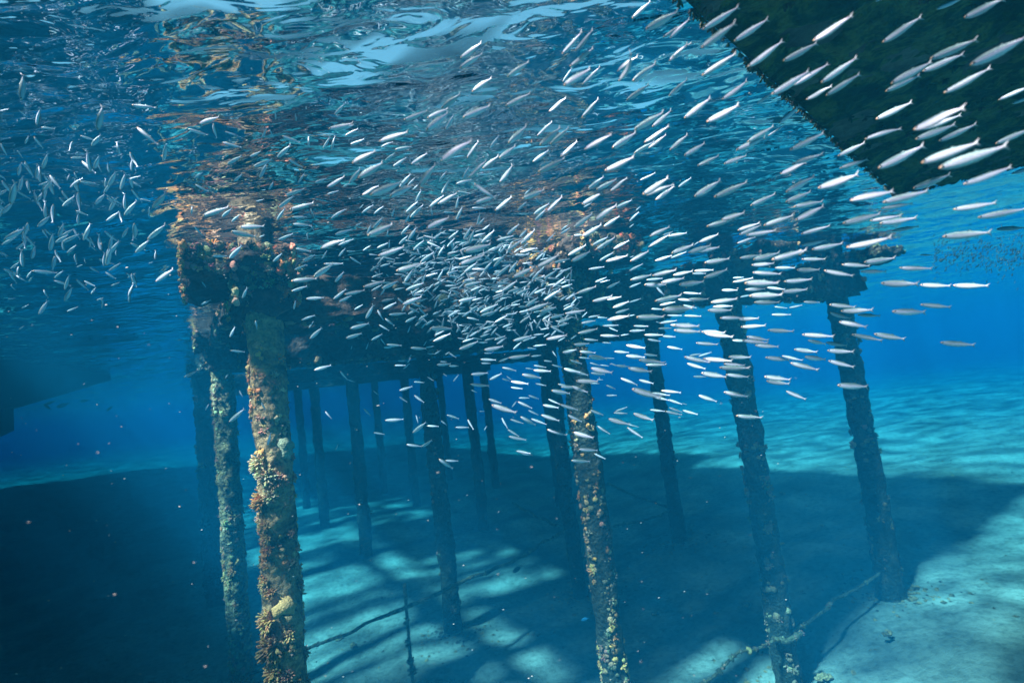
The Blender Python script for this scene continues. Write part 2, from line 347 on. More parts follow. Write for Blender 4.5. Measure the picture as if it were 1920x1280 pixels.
CAP_PROF = [(-0.34, -0.66), (0.34, -0.66), (0.30, -0.324), (-0.30, -0.324)]
SLAB_PROF = [(-0.46, -0.31), (0.46, -0.31), (0.80, -0.21), (0.80, -0.12), (-0.80, -0.12), (-0.80, -0.22)]
def build_pile(x, y, r, label, near, ncoral, pal, cap=True, mat=None, prob=0.5, size=(0.02, 0.06), bias=None, seed=1.0, group='jetty piles standing in rows', extra=None, flare=0.0, us=0.0, vs=(0.0, 1.0), dz=0.0):
    zb = fz(x, y) - 0.15
    e = empty('jetty_pile', (x, y, zb)); tag(e, label, 'pile', group)
    rnd = random.Random(int(seed * 100))
    step, na = ((0.022, 72) if near == 2 else (0.05, 36) if near == 1 else (0.16, 16))
    top = 0.50 - zb
    shaft_mesh(r, 0, top, step, na, r * (0.24 if near == 2 else 0.38), seed, flare).obj('shaft', mat or CRUST, e)
    if ncoral:
        cm = crust_mesh(r * 1.0, 0.15, -0.7 - zb, ncoral, rnd, pal, size, bias, prob, seed)
        if extra: extra(cm, rnd, Vector((x, y, zb)))
        tag(cm.obj('coral_growth', CORAL, e), kind='stuff')
    if cap:
        prof = [(a, z - zb) for a, z in CAP_PROF]
        ed_ = 0.045 if near == 2 else 0.09 if near == 1 else 0.3
        b = rough_prism(prof, V, U, -0.17, 0.17, 0.07, ed_, seed)
        b2 = rough_prism([(a * vs[1] + vs[0], z - zb + dz) for a, z in SLAB_PROF], V, U, -0.35 + us, 0.35 + us, 0.07, ed_, seed + 3)
        b.add(np.concatenate(b2.v), b2.f)
        # coral along the lower rims and sides of the cap
        c = b.obj('pile_cap', BEAM, e)
        if near:
            g = MB()
            for k in range(420 if near == 2 else 110):
                a = rnd.uniform(-0.84, 0.84); q = rnd.choice((-1, 1, 1, -1, 0)); z = rnd.uniform(-0.26, -0.10) if abs(a) > 0.5 else (rnd.uniform(-0.66, -0.1) if rnd.random() < 0.5 else -0.11)
                bb = 0.36 * q if q else rnd.uniform(-0.36, 0.36)
                if q == 0: a, z = rnd.choice(((-0.80, rnd.uniform(-0.22, -0.1)), (0.80, rnd.uniform(-0.22, -0.1)), (rnd.uniform(-0.8, 0.8), -0.10), (rnd.uniform(-0.8, 0.8), -0.10), (rnd.uniform(-0.8, 0.8), -0.10)))
                kk = 0.62 if z < -0.33 else 1.0; p = V * (a * (vs[1] if kk == 1 else 1) + (vs[0] if kk == 1 else 0)) + U * (bb * kk + (us if kk == 1 else 0)) + ZUP * (z - zb + (dz if kk == 1 else 0)); nn = U * (q if q else 0) + (V * (1 if a > 0 else -1) if not q and abs(a) == 0.8 else Vector((0, 0, 0))) + ZUP * (0.8 if z > -0.12 else 0.01)
                col = tuple(x_ * rnd.uniform(0.7, 1.1) for x_ in rnd.choice(pal))
                (cluster if rnd.random() < 0.5 else lump)(g, p, nn, rnd.uniform(0.015, 0.045), col, rnd)
            if near == 2:      # growth on the face that looks towards the open water
                for k in range(260):
                    up_ = rnd.random() < 0.55
                    if up_: p = V * (-0.80 * vs[1] + vs[0]) + U * (rnd.uniform(-0.36, 0.36) + us) + ZUP * (rnd.uniform(-0.30, -0.11) - zb + dz)
                    else: p = V * -0.30 + U * rnd.uniform(-0.22, 0.22) + ZUP * (rnd.uniform(-0.66, -0.32) - zb)
                    pc = (0.85, 0.22, 0.10) if (p.dot(U) > 0.10 and rnd.random() < 0.6) else rnd.choice(DPAL)
                    col = tuple(x_ * rnd.uniform(0.5, 1.1) for x_ in pc)
                    (cluster if rnd.random() < 0.35 else lump)(g, p, -V + ZUP * rnd.uniform(-0.4, 0.4), rnd.uniform(0.012, 0.045), col, rnd)
            tag(g.obj('coral_fringe', CORAL, c), kind='stuff')
    return e

def rope_special(cm, rnd, base):
    pass
def pile_a_extra(cm, rnd, base):
    """the coral heads one can make out on the nearest pile"""
    for px, py, s, col, kind in (
        (487, 868, 0.10, PAL[5], 0), (500, 890, 0.10, PAL[5], 0), (520, 900, 0.08, PAL[3], 0), (486, 940, 0.09, PAL[1], 0), (505, 930, 0.07, PAL[5], 0),
        (497, 985, 0.07, PAL[0], 0), (500, 1010, 0.06, PAL[0], 0), (503, 1030, 0.06, PAL[2], 0), (497, 1095, 0.07, PAL[0], 0), (508, 1110, 0.06, PAL[1], 0),
        (502, 1165, 0.11, PAL[0], 0), (510, 1212, 0.14, (0.50, 0.24, 0.12), 0), (532, 1140, 0.10, PAL[0], 1), (548, 1160, 0.09, PAL[4], 1), (550, 1190, 0.08, PAL[0], 0),
        (515, 1262, 0.10, PAL[0], 0), (535, 1270, 0.08, PAL[3], 0), (580, 830, 0.09, (0.40, 0.42, 0.30), 1), (560, 845, 0.08, (0.45, 0.45, 0.32), 1), (575, 1000, 0.05, DPAL[0], 0),
        (528, 715, 0.04, PAL[3], 0), (520, 700, 0.035, PAL[5], 0), (512, 650, 0.03, PAL[4], 1), (575, 1180, 0.08, PAL[4], 1), (560, 1060, 0.05, DPAL[2], 0), (478, 875, 0.07, PAL[3], 0), (490, 1180, 0.06, PAL[0], 0)):
        d = ray(px, py); p = CAM + d * (3.87 / d.y) - base
        rr = Vector((p.x, p.y, 0)); 
        q = rr.normalized() * 0.14 if rr.length > 0.14 else rr
        vd = Vector((-d.x, -d.y, 0)).normalized()
        if rr.length <= 0.14:
            # push to the surface that faces the diver
            k = math.sqrt(max(0, 0.14 ** 2 - (rr - vd * rr.dot(vd)).length ** 2)); q = (rr - vd * rr.dot(vd)) + vd * k
        P = Vector((q.x, q.y, p.z)); nn = (q.normalized() * 1.0 + Vector((0, 0, 0.1)))
        if kind: lump(cm, P, nn, s * 0.8, col, rnd, 0.7)
        else: cluster(cm, P - nn * s * 0.1, nn, s * 0.82, col, rnd, nf=75, fr=0.075)
left_bias = lambda a, z: 0.25 + 0.75 * max(0, math.cos(a - math.radians(215)))
PA = build_pile(-2.05, 4.00, 0.135, 'nearest jetty pile, thick with cream and orange coral, sunlit down its left side', 2, 1500, PAL, mat=CRUST, prob=0.55, size=(0.010, 0.036), bias=lambda a, z: (0.3 + 0.7 * max(0, math.cos(a - math.radians(215)))) * (1.0 if z < 3.6 else 0.4), seed=1.3, extra=pile_a_extra, us=-0.17, vs=(0.25, 0.85), dz=-0.09)
PB = build_pile(-4.90, 8.10, 0.155, 'coral crusted jetty pile close behind and left of the nearest sunlit pile', 1, 700, PAL, prob=0.6, size=(0.015, 0.05), bias=left_bias, seed=2.1)
PD = build_pile(0.67, 5.45, 0.140, 'dark jetty pile with pinkish brown coral patches behind the middle of the fish school', 2, 900, DPAL + PAL[:4] + PAL[:2], prob=0.45, size=(0.010, 0.038), mat=CRUSTD, seed=3.7)
PE = build_pile(3.02, 6.62, 0.155, 'weedy dark jetty pile with a band of coral where two ropes are tied', 1, 300, DPAL, prob=0.42, size=(0.015, 0.055), mat=CRUSTD, seed=4.4)
PF = build_pile(5.30, 7.75, 0.160, 'rightmost jetty pile, under a broad cap, its foot on the pale sand', 1, 240, DPAL, prob=0.42, size=(0.015, 0.05), mat=CRUSTD, seed=5.2, flare=0.08)
PH = build_pile(-1.75, 9.60, 0.160, 'dim jetty pile in the second row beside the sunlit slats of sand', 1, 60, DPAL, prob=0.3, mat=CRUSTD, seed=6.1)
PJ = build_pile(0.78, 10.60, 0.155, 'dim jetty pile just left behind the coral patched middle pile', 1, 30, DPAL, prob=0.3, mat=CRUSTD, seed=7.1)
PG = build_pile(3.45, 12.10, 0.165, 'slender looking blue hazed jetty pile between the middle pile and the rope tied pile', 1, 30, DPAL, prob=0.3, mat=CRUSTD, seed=8.1)
PC = build_pile(-7.90, 12.30, 0.26, 'broad shadowy jetty pile at the left edge of the jetty, hazed dark blue', 1, 80, DPAL, prob=0.4, mat=CRUSTD, seed=9.1, size=(0.04, 0.10))
far_spots = [(-4.85, 14.3, 0.17, 'third row jetty pile left of centre, a dark blue shape with one pale patch'), (-1.60, 16.0, 0.17, 'third row jetty pile in the middle of the blue gap under the crossbeam'),
    (1.0, 17.4, 0.16, 'third row jetty pile hidden for the most part by the middle piles'), (-10.6, 16.4, 0.18, 'fourth row pile at the far left side of the jetty'),
    (-7.7, 18.4, 0.17, 'faint fourth row pile just right of the nearest sunlit pile'), (-4.75, 20.6, 0.17, 'faint fourth row pile near the left end of the blue gap'),
    (-1.45, 21.8, 0.17, 'faint fourth row pile right of the blue gap under the school'), (-10.3, 22.8, 0.17, 'fifth row pile fading away on the left'),
    (-7.2, 24.6, 0.17, 'fifth row pile fading away left of the blue gap'), (-4.1, 26.0, 0.17, 'fifth row pile fading away in the blue gap')]
for k, (x, y, r, lb) in enumerate(far_spots):
    build_pile(x, y, r, lb, 0, 14 if k == 0 else 0, DPAL, cap=(k in (0, 3)), mat=CRUSTD, seed=10 + k, size=(0.04, 0.1))

# crossbeams over each row of piles, and the stringers that join the rows
def crossbeam(p0, p1, hw, z0, z1, label, edge, seed, cat='beam', name='crossbeam', group='jetty beams under the deck'):
    d = (p1 - p0); L = d.length; d.normalize(); n = Vector((-d.y, d.x, 0))
    b = rough_prism([(0, z0), (0, z1), (L, z1), (L, z0)], d, n, -hw, hw, 0.05, edge, seed)
    o = b.obj(name, BEAM); o.location = Vector((p0.x, p0.y, 0)); tag(o, label, cat, group)
    if edge < 0.2:
        rnd = random.Random(int(seed * 7)); g = MB()
        for k in range(int(L * 26)):
            a = rnd.uniform(0, L); q = rnd.choice((-1, 1)); z = rnd.uniform(z0, z1)
            col = tuple(x_ * rnd.uniform(0.6, 1.0) for x_ in rnd.choice(DPAL))
            if rnd.random() < 0.4: q = rnd.uniform(-1, 1); z = z0
            p = d * a + n * (hw * q) + ZUP * z; nn = n * (q if abs(q) == 1 else 0) + ZUP * (-0.9 if z == z0 else 0)
            (cluster if rnd.random() < 0.4 else lump)(g, p, nn, rnd.uniform(0.015, 0.06), col, rnd)
        tag(g.obj('coral_growth', CORAL, o), kind='stuff')
    return o
def P2(x, y): return Vector((x, y, 0))
r1 = [P2(-2.05, 4.0), P2(0.67, 5.45), P2(3.02, 6.62), P2(5.30, 7.75)]
r2 = [P2(-4.9, 8.1), P2(-1.75, 9.6), P2(0.78, 10.6), P2(3.45, 12.1)]
r3 = [P2(-7.9, 12.3), P2(-4.85, 14.3), P2(-1.6, 16.0), P2(1.0, 17.4)]
r4 = [P2(-10.6, 16.4), P2(-7.7, 18.4), P2(-4.75, 20.6), P2(-1.45, 21.8)]
r5 = [P2(-13.6, 20.6), P2(-10.3, 22.8), P2(-7.2, 24.6), P2(-4.1, 26.0)]
for rr, lb, ed in ((r1, 'front crossbeam of the jetty, brown with sponge, running behind the thick of the school', 0.09), (r2, 'second crossbeam of the jetty, dark against the open blue', 0.14),
               (r3, 'third crossbeam of the jetty, over the far end of the blue gap', 0.3), (r4, 'fourth crossbeam of the jetty, hazed and faint', 0.6)):
    d = (rr[-1] - rr[0]).normalized()
    crossbeam(rr[0] + d * 0.1, rr[-1] + d * 0.3, 0.17, -0.72, -0.38, lb, ed, rr[0].y, )
crossbeam(uv(0.15, 1.3), uv(5.4, 1.3), 0.15, -0.62, -0.10, 'low brown beam just behind the nearest pile, hung with sponge', 0.09, 51.0)
crossbeam(uv(0.1, 2.7), uv(4.2, 2.7), 0.15, -0.86, -0.22, 'deep brown beam halfway between the first and second crossbeams', 0.10, 52.0)
names = ['left edge', 'second', 'third', 'right edge']
for i in range(2):
    a, b_ = (r1[i], r3[i])
    d = (b_ - a).normalized()
    crossbeam(a + d * 0.9, b_ + d * 0.5, 0.14, -0.34, -0.12, ['long beam along the left edge of the jetty at the water surface', 'long beam behind the nearest crossbeam, between the left piles and the middle pile', 'long beam running away from the rope tied pile at the surface', 'long beam running away from the rightmost pile cap at the surface'][i], 0.16 if i else 0.10, 31.0 + i, name='long_beam')

# ------------------------------------------------------------------ jetty deck above the water, and unseen decks added to shade the sand
def deck(name, label, rects, z, seed, gapf=0.018, pw=0.15, skip=None, patch=(), miss=0.0, group='plank decks above the water'):
    rnd = random.Random(seed); e = empty(name, uv(rects[0][0], rects[0][2], z)); tag(e, label, 'deck', group)
    mb = MB(); o = e.location
    for (s0, s1, t0, t1) in rects:
        t = t0
        while t < t1:
            if rnd.random() > miss and not (skip and skip(0.5 * (s0 + s1), t)):
                j = rnd.uniform(-0.05, 0.05)
                c = [uv(s0 + j, t, z), uv(s1 + j, t, z), uv(s1 + j, t + pw, z), uv(s0 + j, t + pw, z)]
                v = [tuple(q - o) for q in c] + [tuple(q - o + ZUP * 0.04) for q in c]
                mb.add(v, [(0, 3, 2, 1), (4, 5, 6, 7), (0, 1, 5, 4), (1, 2, 6, 5), (2, 3, 7, 6), (3, 0, 4, 7)])
            t += pw + gapf
    for (s0, s1, t0, t1, ms) in patch:
        t = t0
        while t < t1:
            s = s0
            while s < s1:
                L = rnd.uniform(0.35, 0.9)
                if noise.noise(Vector((s * 1.1, t * 1.1, seed))) > ms and rnd.random() > 0.12:
                    c = [uv(s, t, z), uv(min(s + L, s1), t, z), uv(min(s + L, s1), t + pw, z), uv(s, t + pw, z)]
                    v = [tuple(q - o) for q in c] + [tuple(q - o + ZUP * 0.04) for q in c]
                    mb.add(v, [(0, 3, 2, 1), (4, 5, 6, 7), (0, 1, 5, 4), (1, 2, 6, 5), (2, 3, 7, 6), (3, 0, 4, 7)])
                s += L + 0.01
            t += pw + gapf
    mb.obj('planking', TIMBER, e, smooth=False)
    jb = MB()
    s0 = min(r_[0] for r_ in rects); s1 = max(r_[1] for r_ in rects); t0 = min(r_[2] for r_ in rects); t1 = max(r_[3] for r_ in rects)
    for (a0, a1, b0, b1) in rects:
        s = a0 + 0.25
        while s < a1:
            c = [uv(s, b0 + 0.05, z - 0.2), uv(s + 0.1, b0 + 0.05, z - 0.2), uv(s + 0.1, b1, z - 0.2), uv(s, b1, z - 0.2)]
            v = [tuple(q - o) for q in c] + [tuple(q - o + ZUP * 0.197) for q in c]
            jb.add(v, [(0, 3, 2, 1), (4, 5, 6, 7), (0, 1, 5, 4), (1, 2, 6, 5), (2, 3, 7, 6), (3, 0, 4, 7)]); s += 1.6
    jb.obj('joists', TIMBER, e, smooth=False)
    return e
deck('plank_deck', 'plank deck of the jetty above the piles', [(0.0, 2.8, 0.28, 4.4), (2.82, 11.0, -0.95, 8.0), (0.0, 12.5, 8.02, 13.0), (3.2, 12.5, 13.02, 18.0), (0.0, 12.5, 18.02, 40.0)], 0.72, 3, gapf=0.012, patch=[(0.0, 2.8, 4.42, 8.0, -0.16), (0.0, 3.18, 13.02, 18.0, -0.16)])
deck('plank_deck', 'unseen plank deck added above the water to shade the sand at lower left', [(-9.0, -2.3, -6.0, -0.9), (-10.2, -3.4, -0.88, 16.0), (-14.5, -3.4, 16.02, 38.0)], 0.62, 4, gapf=0.001, patch=[(-3.38, -0.25, 0.6, 3.9, -0.22)])  # unseen deck, added and shaped to shade the sand and the near water
rnd = random.Random(5)
for t0, t1 in ((5.7, 7.3), (9.0, 11.8), (14.0, 18.0), (20.0, 40.0)):
    deck('shade_planks', {5: 'nearest', 9: 'second nearest', 14: 'third nearest', 20: 'farthest and longest'}[int(t0)] + ' patch of unseen planks added above the water to dapple the sunlight', [(-1.2, -1.0, t0, t1)], 0.66, int(t0 * 10), gapf=0.02, patch=[(-3.35, -0.05, t0 + rnd.uniform(-0.3, 0.3), t1, -0.24)], group='added unseen planks that dapple the sunlight')  # unseen planks with gaps, added to break up the light on the sand

# ------------------------------------------------------------------ pontoon overhead, top right
c0 = at_z(1680, 366, -0.13); e0 = at_z(1276, 0, -0.13); e1 = at_z(1920, 308, -0.13)
da = (e0 - c0).normalized(); db = (e1 - c0).normalized(); La, Lb = (e0 - c0).length + 0.2, 4.2
pe = empty('floating_pontoon', (c0.x, c0.y, -0.13)); tag(pe, 'dark pontoon with green algae underside overhead at top right', 'pontoon')
nu, nv = 130, 150; P = []; F = []
for i in range(nu + 1):
    for j in range(nv + 1):
        a, b_ = i / nu * La, j / nv * Lb
        p = da * a + db * b_
        z = 0.05 * noise.fractal(Vector((p.x, p.y, 0)) * 3.0, 0.8, 2.1, 5) + 0.02 * noise.noise(Vector((p.x, p.y, 3)) * 17)
        if i == 0 or j == 0 or i == nu or j == nv: z = 0.02
        ed = min(i, j, nu - i, nv - j)
        jx = 0.030 * noise.noise(Vector((p.x, p.y, 5)) * 9) + 0.05 * noise.noise(Vector((p.x, p.y, 8)) * 1.7)
        P.append((p.x + jx * (ed == 0), p.y + jx * (ed == 0), z))
for i in range(nu):
    for j in range(nv):
        k = i * (nv + 1) + j; F.append((k, k + 1, k + nv + 2, k + nv + 1))
b = MB(); b.add(P, F)
b.obj('algae_underside', ALGAE, pe)
b = rough_prism([(0, 0.02), (0, 0.72), (La, 0.72), (La, 0.02)], da, db, 0.0, Lb, 0.0, 0.5, 3)
b.obj('hull', TIMBER, pe, smooth=False)
rnd = random.Random(12); b = MB()
for k in range(1500):
    if rnd.random() < 0.45: a, c_ = (0, rnd.uniform(0, Lb)) if rnd.random() < 0.5 else (rnd.uniform(0, La), 0)
    else: a, c_ = rnd.uniform(0, La), rnd.uniform(0, Lb)
    p = da * a + db * c_
    if min(a, c_) > 0 and noise.noise(Vector((p.x, p.y, 9)) * 2.5) < -0.05: continue
    g = rnd.uniform(0.5, 1.2); col = rnd.choice([(0.05 * g, 0.09 * g, 0.03 * g), (0.10 * g, 0.12 * g, 0.04 * g), (0.16 * g, 0.12 * g, 0.06 * g)])
    p.z = 0.0
    cluster(b, p, Vector((0, 0, -1)) + da * rnd.uniform(-.5, .5), rnd.uniform(0.010, 0.034 if min(a, c_) > 0 else 0.028), col, rnd, nf=7, fr=0.14)
tag(b.obj('algae_tufts', CORAL, pe), kind='stuff')

# ------------------------------------------------------------------ moored boat at far left
bw = at_z(208, 714, -0.12); kb = at_z(20, 768, -0.76)
be = empty('moored_boat', (bw.x, bw.y, 0)); tag(be, 'dark hull of a moored boat seen from below at the far left', 'boat')
ax = Vector((kb.x - bw.x, kb.y - bw.y, 0)); Lk = ax.length; ax.normalize(); sd = Vector((-ax.y, ax.x, 0))
LL = Lk * 1.9; b = MB(); P = []; ns, nc = 24, 13
for i in range(ns):
    q = i / (ns - 1); wd = 1.25 * min(1, (q * 2.2) ** 0.7) ; dr = 0.10 + 0.66 * min(1.0, q * LL / Lk)
    for j in range(nc):
        s = -1 + 2 * j / (nc - 1)
        P.append(tuple(ax * (q * LL) + sd * (wd * s) + ZUP * (-dr * (1 - abs(s) ** 1.6) + 0.55 * abs(s) ** 2.5)))
b.add(P, [(i * nc + j, i * nc + j + 1, (i + 1) * nc + j + 1, (i + 1) * nc + j) for i in range(ns - 1) for j in range(nc - 1)])
HULLM = m_plain('dark hull paint', (0.008, 0.012, 0.016), 0.5)
b.obj('hull', HULLM, be)
b = rough_prism([(Lk * 1.0, -0.5), (Lk * 1.0, -1.20), (Lk * 1.10, -1.30), (Lk * 1.45, -1.30), (Lk * 1.55, -0.5)], ax, sd, -0.06, 0.06, 0.0, 5)
b.obj('keel_fin', HULLM, be, smooth=False)

# ------------------------------------------------------------------ ropes tied between the piles, a stake
def rope(pts, r, label, lumps, seed, group='growth covered ropes between the piles'):
    rnd = random.Random(seed); Q = []
    for a, b_ in zip(pts[:-1], pts[1:]):
        n = max(3, int((b_ - a).length / 0.05))
        for k in range(n):
            q = k / n; p = a.lerp(b_, q); p.z -= 0.05 * (b_ - a).length * 0.25 * math.sin(math.pi * q) * 2
            p += Vector((noise.noise(p * 3), noise.noise(p * 3 + Vector((5, 0, 0))), noise.noise(p * 3 + Vector((0, 7, 0))))) * 0.035
            Q.append(p)
    Q.append(pts[-1]); o = Q[0].copy(); P = []; F = []
    for i, p in enumerate(Q):
        t = (Q[min(i + 1, len(Q) - 1)] - Q[max(i - 1, 0)]).normalized(); n, a, b_ = basis(t)
        rr = r * (1 + 0.6 * abs(noise.noise(p * 6)))
        for (ca, sa) in ANG6: P.append(tuple(p - o + (a * ca + b_ * sa) * rr))
    for i in range(len(Q) - 1):
        for j in range(6): F.append((i * 6 + j, i * 6 + (j + 1) % 6, (i + 1) * 6 + (j + 1) % 6, (i + 1) * 6 + j))
    b = MB(); b.add(P, F); ob = b.obj('rope', ROPEM); ob.location = o; tag(ob, label, 'rope', group)
    g = MB()
    for k in range(lumps):
        p = rnd.choice(Q) - o; nn = Vector((rnd.uniform(-1, 1), rnd.uniform(-1, 1), rnd.uniform(-1, 1)))
        col = tuple(x_ * rnd.uniform(0.6, 1.0) for x_ in rnd.choice(DPAL))
        (cluster if rnd.random() < 0.5 else lump)(g, p, nn, rnd.uniform(0.012, 0.042), col, rnd)
    if lumps: tag(g.obj('coral_growth', CORAL, ob), kind='stuff')
    return ob
rope([at_y(1476, 1188, 6.55), at_y(1560, 1125, 7.1), at_y(1652, 1072, 7.7)], 0.018, 'thin growth covered rope from the rope tied pile to the rightmost pile', 18, 1)
rope([at_y(1470, 1190, 6.5), at_y(1390, 1222, 6.1), at_y(1290, 1290, 5.7)], 0.014, 'rope thick with cream coral leaving the frame at the bottom right of the middle pile', 26, 2)
rope([at_y(1448, 1196, 6.45), at_y(1475, 1200, 6.42), at_y(1502, 1186, 6.5)], 0.03, 'short rope loop lashed round the weedy pile near its foot', 22, 21)
rope([at_y(455, 1268, 8.0), at_y(592, 1206, 7.8), at_y(690, 1168, 7.5), at_y(762, 1135, 7.4)], 0.022, 'knotted rope across the pale patch of sand right of the nearest pile', 26, 3)
rope([at_y(762, 1135, 7.4), at_y(850, 1098, 8.2), at_y(1072, 985, 10.5)], 0.028, 'long rope running from the stake back to the dim middle pile', 12, 4)
rope([at_y(1072, 992, 10.5), at_y(960, 942, 13.0)], 0.030, 'faint rope running left from the dim middle pile', 6, 5)
rope([at_y(1140, 988, 10.8), at_y(1255, 958, 12.0)], 0.028, 'faint rope rising right to the foot of the hazed slender pile', 6, 6)
rope([at_y(1140, 905, 14.0), at_y(1250, 950, 12.0)], 0.028, 'faint rope sloping down right to the hazed slender pile', 6, 7)
sx, sy = at_y(768, 1200, 7.4).x, 7.4
st = empty('stake', (sx, sy, fz(sx, sy) - 0.1)); tag(st, 'thin crusted stake standing in the pale patch of sand', 'stake')
shaft_mesh(0.025, 0, at_y(750, 1095, 7.4).z - st.location.z, 0.05, 10, 0.012, 4.0).obj('shaft', ROPEM, st)
g = MB(); rnd = random.Random(77)
for z in (0.62, 0.66, 0.70, 0.75, 0.80, 1.02, 1.10, 1.30, 1.36):
    cluster(g, Vector((0, 0, z)), Vector((rnd.uniform(-1, 1), rnd.uniform(-1, 1), 0.2)), 0.07, (0.25, 0.24, 0.16), rnd, nf=9)
tag(g.obj('coral_growth', CORAL, st), kind='stuff')

# stones and dead coral on the sand
rnd = random.Random(31)
stones = [(1665, 1183, 7.3), (665, 1210, 8.2), (1545, 1268, 6.3), (1470, 925, 15.0), (1540, 985, 12.5), (640, 1195, 8.6), (1720, 1100, 8.6), (1400, 1130, 8.0), (1230, 1150, 7.6), (1000, 1190, 7.6)]
for k, (px, py, _) in enumerate(stones):
    p = at_z(px, py, -5.85); p = at_z(px, py, fz(p.x, p.y) + 0.03)
    g = MB(); lump(g, Vector((0, 0, 0.01)), ZUP, rnd.uniform(0.03, 0.07), (1, 1, 1), rnd, 0.4)
    for q in range(3): lump(g, Vector((rnd.uniform(-.1, .1), rnd.uniform(-.1, .1), 0)), ZUP, rnd.uniform(0.02, 0.05), (1, 1, 1), rnd, 0.6)
    o = g.obj('coral_rubble', CRUST); o.location = p
    tag(o, 'small dark lump of coral rubble lying on the sand', 'rubble', 'lumps of coral rubble on the sand')

g = MB(); rnd = random.Random(91)
v12 = np.array([(0, 0, 1), (1, 0, 0), (0, 1, 0), (-1, 0, 0), (0, -1, 0), (0, 0, -1)], float); f8 = [(0, 1, 2), (0, 2, 3), (0, 3, 4), (0, 4, 1), (5, 2, 1), (5, 3, 2), (5, 4, 3), (5, 1, 4)]
feet = [(-2.05, 4.0), (-4.9, 8.1), (0.67, 5.45), (3.02, 6.62), (5.3, 7.75), (-1.75, 9.6), (0.78, 10.6), (3.45, 12.1)]
for k in range(3800):
    if rnd.random() < 0.4:
        cx_, cy_ = rnd.choice(feet); q = abs(rnd.gauss(0, 0.45)) + 0.12; a = rnd.uniform(0, 6.283); x, y = cx_ + q * math.cos(a), cy_ + q * math.sin(a); s = rnd.uniform(0.01, 0.045)
    else: x, y = rnd.uniform(-7, 12), rnd.uniform(4.5, 18); s = abs(rnd.gauss(0, 0.012)) + 0.006
    if noise.noise(Vector((x * 0.7, y * 0.7, 2))) < -0.1 and rnd.random() < 0.8: continue
    rr_ = np.array([rnd.uniform(0.6, 1.4), rnd.uniform(0.6, 1.4), rnd.uniform(0.3, 0.8)]) * s
    th = rnd.uniform(0, 6.283); m3 = np.array([[math.cos(th), -math.sin(th), 0], [math.sin(th), math.cos(th), 0.3], [0, -0.2, 1]])
    g.add((v12 * rr_ * np.array([rnd.uniform(.7, 1.3)] * 3)) @ m3.T + np.array([x, y, fz(x, y) + s * 0.15]), f8, (1, 1, 1))
tag(g.obj('shell_grit', CRUST, smooth=False), 'scattered shell grit and broken coral on the sand around the pile feet', 'grit', None, 'stuff')
